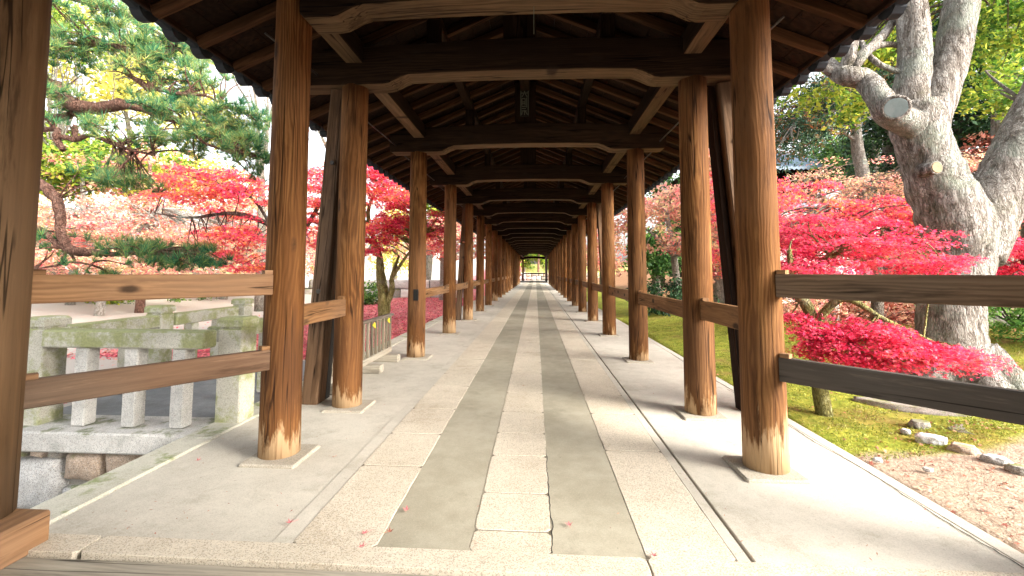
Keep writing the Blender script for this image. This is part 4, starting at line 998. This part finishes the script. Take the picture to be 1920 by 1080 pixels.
for lab, px, Y, lb in (('bare tree with thin brown branches against the sky left of the first left column', 490, 14, ((470,180),(440,150),(500,160),(500,210),(455,120),(520,140))),
                   ('bare twiggy tree between the first left column and its leaning prop', 640, 13, ((600,250),(615,200),(590,230),(620,280),(640,190),(580,200)))):
    lims = [([G_(px, Y), at(px, 450, Y), at(px, 330, Y), at(px-8, 250, Y)], [.16, .13, .10, .06])]
    for (a, b_) in lb:
        lims.append(([at(px-4, 300+random.uniform(-30, 60), Y), at((a+px)/2+6, b_+60, Y), at(a, b_, Y), at(a-10, b_-50, Y)], [.05, .04, .022, .006]))
    tree('bare_tree', lab, 'tree', G_(px, Y), lims, [PB(sum(a for a, _ in lb)/6, sum(b_ for _, b_ in lb)/6, Y, 65, 60, 44, 1)], 'l_salmon', 'bark_grey', size=.05, per=3, r=.3, tw=1.0, r0=.016)
tree('maple_tree', 'shaded dark red maple high on the bank in the fork of the pale tree', 'tree', G_(1860, 11), [([G_(1860, 11), at(1860, 340, 11), at(1870, 280, 11)], [.08,.06,.03])], [PB(1850,275,11,70,22,40,1.2), PB(1810,310,10.5,40,20,20,1.0)], 'l_brown', 'bark_dark', size=.055, per=44, r=.3, flat=.2)
# evergreens behind on the right
def evergreen(label, px, Y, top, wpx, lmat='l_dark', size=.07, n=110, bot=470, name='evergreen_tree', bm_='bark_grey', per=52, cnt=5, r=.42):
    k = Y/F; bl = []; rr = random.Random(px)
    for i in range(cnt):
        t = (i+.5)/cnt; py = bot+(top-bot)*t; wq = wpx*(1-.45*t)
        bl.append(PB(px+rr.uniform(-.15, .15)*wpx, py, Y, wq, (bot-top)/cnt*.85, n//cnt, wq*k*.8))
    return tree(name, label, 'tree', G_(px, Y), [([G_(px, Y), at(px, bot, Y), at(px+4, (bot+top)/2, Y), at(px, top, Y)], [.22, .18, .12, .03])], bl, lmat, bm_, size=size, per=per, r=r, tw=.25, r0=.04, flat=.7, tilt=1.1)
evergreen('tall dark evergreen behind the fork of the pale tree', 1800, 13, -60, 110, n=230, bot=330, cnt=6)
evergreen('dark evergreen at the right edge above the dark red maple', 1935, 12, -80, 110, n=220, bot=400, cnt=6)
evergreen('dark evergreen left of the leaning pale trunk, over the salmon twigs', 1665, 14, 60, 85, n=150, bot=330)
evergreen('mid green tree above the sawn grey stub', 1690, 16, -120, 130, lmat='l_green', n=150, bot=150)
evergreen('sunlit yellow green tree in the upper right corner', 1880, 10.5, -100, 90, lmat='l_lime', n=90, bot=190, name='lime_tree', r=.3, size=.05)
evergreen('rounded green tree far behind the slender pale trunk', 1585, 26, 260, 70, lmat='l_green', n=90, bot=345, size=.11, r=.6)
evergreen('dull green pine far beyond the fourth right column', 1240, 32, 310, 40, lmat='l_green', n=40, bot=400, size=.11, r=.5, cnt=3)
evergreen('far green tree between second and third right columns', 1300, 28, 330, 60, lmat='l_green', n=60, bot=430, size=.11, r=.6, cnt=3)
tree('cypress_tree', 'cypress with drooping blue green sprays and rusty tips beside the first right column', 'tree', G_(1615, 12),
     [([G_(1615, 12), at(1622, 370, 12), at(1608, 280, 12), at(1602, 200, 12), at(1595, 120, 12)], [.19, .17, .14, .11, .05]),
      ([at(1606, 265, 12), at(1560, 235, 11.8), at(1500, 225, 11.6)], [.05, .04, .01]), ([at(1604, 230, 12), at(1640, 215, 12), at(1660, 195, 12)], [.04, .03, .01]), ([at(1600, 240, 12), at(1575, 215, 12), at(1545, 190, 12)], [.05, .03, .01])],
     [PB(1510,240,11.8,60,34,50,1.4), PB(1480,290,11.5,34,24,16,1.0), PB(1560,215,12,60,28,34,1.4), PB(1640,150,12,60,40,40,1.4), PB(1500,200,12,60,30,44,1.4), PB(1580,160,12,60,34,44,1.4)],
     'l_cypress', 'bark_pale', size=.055, tmpl=LONG, per=56, r=.30, tw=.5, r0=.02, flat=.8, tilt=1.4)
evergreen('dark green tree low behind the tiled roof and cypress', 1500, 33, 215, 90, n=90, bot=330, size=.12, r=.7, cnt=3)
evergreen('dense dark green tree behind the slender pale trunk', 1640, 20, 60, 90, n=130, bot=340, size=.08, r=.5, cnt=4)
for px, lm, lab in ((90, 'l_salmon', 'salmon thicket low in the distance nearest the left gate post'), (300, 'l_green', 'green thicket low in the distance below the pine bough tip'), (470, 'l_salmon', 'salmon thicket low in the distance beside the first left column')):
    evergreen(lab, px, 21, 400, 130, lmat=lm, n=100, bot=540, name='garden_tree', size=.08, r=.5, cnt=3)
# far left and far right tree line
for i, (px, Y, top, wq, lm, lab) in enumerate((
    (20, 24, 300, 120, 'l_palepink', 'pink tree in the far line at the left edge'),
    (640, 30, 380, 90, 'l_palepink', 'pale pink tree in the far line behind the second left column'),
    (740, 34, 400, 60, 'l_yellow', 'yellow tree in the far line behind the mossy maple trunk'),
    (1130, 30, 420, 60, 'l_salmon', 'salmon tree in the far line beyond the sixth right column'),
    (1230, 22, 440, 60, 'l_green', 'green shrub tree in the far line beside the fourth right column'),
    (1345, 17, 300, 50, 'l_salmon', 'salmon tree in the line behind the second right column'))):
    evergreen(lab, px, Y, top, wq, lmat=lm, n=90, bot=500 if i != 4 else 500, name='garden_tree', size=.10, r=.6, cnt=3)
# seen through the far end of the walkway
tree('green_tree', 'light green tree seen through the far end of the walkway', 'tree', Vector((.5, 76, 1.0)), [([(.5, 76, .9), (.5, 76, 3), (.6, 76, 5)], [.22, .18, .1])],
     [((.5, 77, 5.2), (5, 2, 2.2), 90), ((-3, 78, 3.2), (2.5, 2, 1.6), 40), ((4, 79, 3), (3, 2, 1.5), 40)], 'l_lime', 'bark_pine', size=.20, per=40, r=.8, flat=.6, tilt=1)
tree('green_tree', 'darker green tree farther beyond the end of the walkway', 'tree', Vector((-2, 84, 1.0)), [([(-2, 84, .9), (-2, 84, 3)], [.2, .15])],
     [((-2, 85, 5), (7, 2, 3.5), 120), ((5, 86, 4), (5, 2, 3.5), 90)], 'l_bush', 'bark_grey', size=.25, per=36, r=1, flat=.6, tilt=1)
fw = empty('stone_wall', (0, 68.5, 0), 'pale fitted stone wall facing the far end of the walkway', 'stone wall')
r9 = random.Random(5); x = -9.0
for row in range(2):
    x = -9.0-row*.4
    while x < 9:
        wd = r9.uniform(.6, 1.1); z0 = row*.56; boulder([(x+.03, z0+.02), (x+wd-.04, z0+r9.uniform(0,.08)), (x+wd-.03, z0+.53), (x+.04, z0+.5+r9.uniform(-.05,.04))], 68.3, .3, M[r9.choice(['rock_white', 'rock_white', 'rock', 'rock_tan'])], x, fw); x += wd
mb = MB(); mb.box((-9, 68.45, -.1), (9, 69, 1.08)); mb.build('earth_core', M['rock_dark'], fw)
mb = MB(); mb.box((-12, 69.0, -.2), (12, 84, 1.15), 0); mb.box((-20, 84, -.2), (20, 95, 2.6)); tag(mb.build('terrace', concrete('garden_bank', (.2,.24,.06), (.4,.38,.14), bs=.5)), kind='structure')
# pale low wall across the gravel, left, and a stone wall nearer
lw = empty('stone_wall', (-9, 22, 0), 'low sunlit pale stone wall across the gravel behind the mossy maple trunk', 'stone wall')
x = -16.0
for row in range(2):
    x = -16.0-row*.3
    while x < -3.6:
        wd = r9.uniform(.55, 1.0); z0 = -.1+row*.46; boulder([(x+.02, z0+.01), (x+wd-.02, z0+.01), (x+wd-.02, z0+.44), (x+.02, z0+.44)], 21.9, .3, M[r9.choice(['rock_white', 'plaster', 'rock_white', 'rock'])], x+row, lw); x += wd
mb = MB(); mb.box((-16, 22.0, -.1), (-3.6, 22.4, .78)); mb.build('earth_core', M['rock_dark'], lw)

# ---- temple hall roof beyond the trees
def hall():
    c = at(1480, 330, 26); z0 = gz(c.x, 26); o = empty('temple_hall', (c.x, 28, z0), 'distant dark temple hall with a curved blue grey tiled roof beside the first right column', 'temple hall')
    ev = at(1500, 312, 26); zr = ev.z; xr = at(1590, 312, 26).x; xl = xr-9; mb = MB(); rows = []
    n = 72
    for t in [i/10 for i in range(11)]:
        y = 26+4.2*t; z = zr+1.9*(t**1.35); ins = 1.6*t
        rows.append([(xl+ins+(xr-xl-2*ins)*j/n, y, z+.05*math.cos(j*math.pi)+(.35*(abs(2*j/n-1)**6))*(1-t)) for j in range(n+1)])
    mb.rings(rows, cap=False, closed=False)
    mb.rings([[(x, y+0, z-.16) for x, y, z in rows[0]], rows[0]], cap=False, closed=False)
    side = []
    for t in [i/10 for i in range(11)]:
        z = zr+1.9*(t**1.35); side.append([(xr-1.6*t, 26+4.2*t+(8.4-8.4*t)*j/20, z+.04*math.cos(j*math.pi)) for j in range(21)])
    mb.rings(side, cap=False, closed=False)
    g = NT('blue_tile'); p = g.obj(); mt = g.fin(g.mix(g.noise(p, 3, 4), (.10, .15, .20), (.22, .29, .36)), .5, .5)
    mb.build('roof', mt, o, fixn=False)
    mb = MB(); mb.box((xl+1.2, 27.2, z0-.3), (xr-1.2, 33.2, zr+.4), .02); mb.build('wall', M['board'], o)
    for i in range(5):
        x = xl+1.2+(xr-xl-2.4)*i/4; mb = MB(); mb.box((x-.12, 27.05, z0), (x+.12, 27.19, zr+.1), .01); mb.build('pillar', M['beam'], o)
hall()
tw_ = empty('tiled_wall', (13, 17, 2), 'low garden wall with blue grey tiled coping half hidden by salmon maple', 'wall')
a = at(1440, 385, 16); b_ = at(1690, 392, 18)
mb = MB(); d = (b_-a); L = 26
for i in range(L):
    p = a+d*(i/L); q = a+d*((i+.94)/L); nrm_ = Vector((-d.y, d.x, 0)).normalized()*.32
    mb.rings([[p-nrm_+Vector((0,0,-.12)), p+nrm_+Vector((0,0,-.12)), p+Vector((0,0,.12))], [q-nrm_+Vector((0,0,-.12)), q+nrm_+Vector((0,0,-.12)), q+Vector((0,0,.12))]])
mb.build('coping', concrete('coping_tile', (.14, .18, .24), (.26, .31, .38)), tw_)
mb = MB(); p0, p1 = a, b_; nn = Vector((-d.y, d.x, 0)).normalized()*.16
mb.rings([[p-nn, p+nn, Vector(((p+nn).x, (p+nn).y, -.2)), Vector(((p-nn).x, (p-nn).y, -.2))] for p in (a+Vector((0,0,-.125)), b_+Vector((0,0,-.125)))])
mb.build('wall_body', M['plaster'], tw_)

# ---- shrubs
def shrub(label, c, rx, rz, lmat, n=30, size=.04, per=40, r=.14, tmpl=DIAM, name='shrub', flat=.6):
    o = empty(name, c, label, 'shrub'); c = Vector(c); mb = MB()
    P, S = spray([((c.x, c.y, c.z+rz*.8), (rx, rx, rz), n)], per, r, flat)
    twigs(mb, [c, c+Vector((.05, 0, rz*.3))], [S[i] for i in RNG.choice(len(S), max(4, n//3), replace=False)], r0=.014)
    mb.build('stems', M['bark_dark'], o, fixn=False); leaves('foliage', P, size, tmpl, M[lmat], o, tuple(ORG_W[o.name]), tilt=1.0)
shrub('glossy bright green shrub at the right edge beside the foot of the pale trunk', G_(1885, 5.9)+Vector((0,0,.1)), .42, .32, 'l_bush', 36, .034, 44, .12, LONG)
shrub('glossy green shrub at the frame edge right of the other green shrub', G_(1950, 5.6)+Vector((0,0,.05)), .45, .3, 'l_bush', 30, .034, 40, .12, LONG)
shrub('dark clipped shrub at the far side of the moss bank between right columns', G_(1255, 13), 1.3, .6, 'l_dark', 60, .05, 50, .3)
shrub('dark red low shrub left of the pale trunk under the upper railing', G_(1640, 9.2), 1.4, .3, 'l_brown', 40, .04, 40, .25)
shrub('rusty shrub under the salmon maples beside the first right column', G_(1500, 12.5), 1.5, .6, 'l_salmon', 50, .05, 40, .3)
shrub('mossy green shrub behind the pale trunk at the right edge', G_(1870, 8.3), .9, .5, 'l_green', 40, .045, 50, .25)
shrub('lime green shrub behind the mossy balustrade at the left', G_(215, 13.5), .6, .35, 'l_lime', 30, .05, 40, .2)
shrub('dark hedge clump left of the lime green shrub', G_(130, 15), 1.6, .45, 'l_green', 50, .06, 40, .3)
shrub('dark hedge clump right of the lime green shrub', G_(330, 16), 1.8, .4, 'l_green', 50, .06, 40, .3)
shrub('green bush against the pale wall beside the mossy maple trunk', G_(685, 17), .8, .5, 'l_green', 40, .06, 40, .25)
for i, (px, Y, lab) in enumerate(((265, 12, 'brown bare trunk rising behind the upper left railing'), (135, 12.5, 'thin pale trunk nearest the left gate post'), (640, 16, 'pale straight trunk in the gap between the first two left columns'), (598, 15, 'pale yellow trunk right of the first left column'))):
    b = G_(px, Y); o = empty('slender_tree', b, lab, 'tree')
    mb = MB(); limb(mb, [b, b+Vector((.05,0,1.2)), b+Vector((.1,.1,2.6)), b+Vector((-.05,.1,4.4))], [.12, .10, .08, .04], 10); mb.build('trunk', M['bark_pale' if i != 0 else 'bark_pine'], o, smooth=True, fixn=False)
    P, S = spray([((b.x, b.y, 4.2), (1.2, 1.2, .8), 24)], 36, .35, .3); leaves('crown', P, .06, DIAM, M['l_palepink'], o, tuple(b))

# ---- edging stones and rocks on the right
def rock(label, c, e, mat, seed, group=None, name='edging_stone', cat='stone', rot=0, rg=.22, sub=4):
    bm = bmesh.new(); bmesh.ops.create_icosphere(bm, subdivisions=sub, radius=1)
    for v in bm.verts:
        p = v.co.copy(); q = p+Vector((seed, seed*.7, seed*1.3))
        p *= 1+rg*mnoise.noise(q*1.1)+rg*.7*mnoise.noise(q*2.7)+rg*.35*mnoise.noise(q*6)+rg*.15*mnoise.noise(q*14)
        p.z = max(min(p.z, .62), -.7); p *= .74
        v.co = Vector((p.x*e[0], p.y*e[1], p.z*e[2]))
    me = bpy.data.meshes.new(name); bm.to_mesh(me); bm.free(); me.materials.append(M[mat])
    for f in me.polygons: f.use_smooth = True
    o = bpy.data.objects.new(name, me); link(o); o.location = c; o.rotation_euler = (0, 0, rot); ORG_W[o.name] = Vector(c)
    return tag(o, label, cat, group)
GE = 'edging stones along the moss'
def gpt(px, py):      # point on the garden ground at about z=-.03
    d = CAMR @ Vector(((px-PPX)/F, -(py-PPY)/F, -1)); t = (-.03-CH)/d.z; return CAMP+d*t
for lab, px, py, e, mt, rot in (('small round pale stone at the left end of the edging row', 1702, 811, (.045, .045, .04), 'rock_white', 0),
    ('squarish grey stone behind the small round one', 1728, 800, (.10, .08, .09), 'rock', .3),
    ('long flat pale stone, second in the edging row', 1750, 828, (.115, .08, .085), 'rock_white', -.5),
    ('rounded pale stone in the middle of the edging row', 1813, 846, (.11, .075, .08), 'rock_tan', -.6),
    ('narrow bluish stone near the right end of the edging row', 1873, 866, (.10, .06, .065), 'rock_white', -.75),
    ('last grey stone at the right frame edge of the edging row', 1915, 884, (.075, .055, .06), 'rock', -.8)):
    q = gpt(px, py); rock(lab, q+Vector((0, .02, .0)), e, mt, px*.37, GE, rot=rot)
rock('long pale boulder slab lying behind the edging stones', gpt(1700, 772)+Vector((.1,.1,-.02)), (.55, .17, .13), 'rock', 3.1, name='boulder', cat='boulder', rot=-.62)
rock('mossy boulder mound right of the long slab under the lower railing', gpt(1850, 822)+Vector((.08,.05,-.05)), (.42, .26, .17), 'rock', 9.4, name='boulder', cat='boulder', rot=-.6)
rock('big mossy boulder at the right frame edge', gpt(1925, 800)+Vector((.2,.1,-.05)), (.45, .25, .22), 'rock', 17.4, name='boulder', cat='boulder', rot=-.7)
rock('dark mossy boulder behind the foot of the pale trunk', G_(1850, 6.7)+Vector((0,0,.15)), (.45, .35, .38), 'rock', 27.4, name='boulder', cat='boulder')
r5 = random.Random(9)
for i, (px, py, lab) in enumerate(((1645, 862, 'small flat stone on the moss among red leaves'), (1530, 735, 'pale pebble stump at the foot of the near crimson maple'), (1740, 880, 'tiny brown stone below the flat pale edging stone'), (1660, 912, 'small tan stone on the bare soil'))):
    rock(lab, gpt(px, py), (.04, .03, .025), 'rock_white', i*3+40, name='small_stone', sub=3)

# ---- moss tufts, fallen leaves and litter
def scatter(name, n, region, size, tmpl, mat, dens=None, tilt=.35, lift=.006, kind='stuff'):
    x0, x1, y0, y1 = region; pts = []
    while len(pts) < n:
        x = random.uniform(x0, x1); y = y0+(y1-y0)*random.random()**1.6
        if dens and random.random() > dens(x, y): continue
        pts.append((x, y, gz(x, y)+lift+random.random()*.008))
    o = leaves(name, np.array(pts), size, tmpl, M[mat], tilt=tilt); tag(o, kind=kind); return o
soilf = lambda x, y: y < 2.65+.28*x
tag(scatter('moss', 46000, (2.10, 6.5, 2.6, 12), .011, LONG, 'l_moss', lambda x, y: (0 if soilf(x, y) else 1)*(.25+.75*(mnoise.noise(Vector((x*2.5, y*2.5, 0))) > -.1)), tilt=1.6), 'yellow green moss covering the ground right of the walkway', 'moss')
tag(scatter('leaf_litter', 1700, (2.12, 5.5, 1.6, 7), .016, STAR5, 'l_brown', lambda x, y: (.9 if soilf(x, y) or y < 3.1+.28*x else .10)), 'red and brown fallen leaves on the soil and moss right of the walkway', 'leaf litter')
tag(scatter('leaf_carpet', 26000, (-8.5, -2.62, 6.4, 26), .035, STAR5, 'l_fallen', lambda x, y: 1 if x > -6.6+.8*mnoise.noise(Vector((0, y*.5, 0))) else .06), 'thick carpet of crimson fallen leaves left of the walkway', 'leaf litter')
tag(scatter('leaf_drift', 9000, (4.2, 12, 6.5, 16), .035, STAR5, 'l_brown', lambda x, y: 1 if x > 4.6+.5*mnoise.noise(Vector((0, y, 0))) else .1), 'rusty fallen leaves on the bank behind the moss right of the walkway', 'leaf litter')
tag(scatter('fallen_leaf_border', 1400, (-7, -4.3, 3.6, 8), .03, STAR5, 'l_fallen', lambda x, y: .9 if y > 6.2 else .1), 'scattered red leaves on the gravel beyond the mossy balustrade', 'leaf litter')
FL = (('curled red leaf with a long stem on the dark border left of the paving', 543, 981), ('red maple leaf on the left slabs near the threshold', 684, 1001), ('pink leaf nearest the threshold on the left slabs', 679, 1026),
      ('dry tan leaf on the left edge of the left concrete strip', 731, 998), ('thin red leaf on the left concrete strip', 762, 957), ('bright red maple leaf on the right concrete strip', 1067, 985), ('red maple leaf at the foot of the right slabs', 1226, 1043),
      ('tiny red leaf beyond the groove, towards the first right plinth', 1371, 858), ('brown leaf specks on the centre slab', 982, 724), ('small dark leaf on the left margin near the first plinth', 625, 858), ('pale pink leaf on the bright left margin', 372, 864))
for i, (lab, px, py) in enumerate(FL):
    d = CAMR @ Vector(((px-PPX)/F, -(py-PPY)/F, -1)); q = CAMP+d*((.012-CH)/d.z)
    s = .021 if i not in (7, 8, 9) else .011; a0 = random.uniform(0, 6.28); vs = []
    for (x, y) in STAR5:
        X_, Y_ = x*math.cos(a0)-y*math.sin(a0), x*math.sin(a0)+y*math.cos(a0); vs.append((X_*s, Y_*s, .004+.012*s/.021*(x*x+y*y)*random.uniform(.3, 1)))
    mb = MB(); n = len(vs); mb.add([(0,0,.003)]+vs, [(0, 1+k, 1+(k+1) % n) for k in range(n)])
    e = Vector((math.cos(a0-1.57), math.sin(a0-1.57), 0))*s; mb.tube([e*.2+Vector((0,0,.004)), e*1.0+Vector((0,0,.006)), e*1.7+Vector((.003,0,.010))], .0009, 4)
    me = mb.mesh('fallen_leaf', mats=[M['l_brown' if i in (3, 8, 9) else 'l_fallen']]); o = bpy.data.objects.new('fallen_leaf', me); link(o); o.location = q; tag(o, lab, 'leaf', 'fallen leaves on the walkway')
def bits():
    P = []
    while len(P) < 420:
        y = 2.05+12*random.random()**2; x = random.choice((random.uniform(-2.28, -1.2), random.uniform(.95, 2.0), random.uniform(-2.28, 2.0), random.gauss(.9, .03), random.gauss(-1.72, .25)))
        if -2.28 < x < 1.99: P.append((x, y, .0125))
    o = leaves('leaf_debris', np.array(P), .0055, LONG, M['l_brown'], tilt=.25, var=.7); tag(o, 'tiny brown specks of leaf debris scattered over the walkway paving', 'leaf litter', kind='stuff')
bits()
print('objects', len(scene.objects), 'faces', sum(len(o.data.polygons) for o in scene.objects if o.type == 'MESH'))
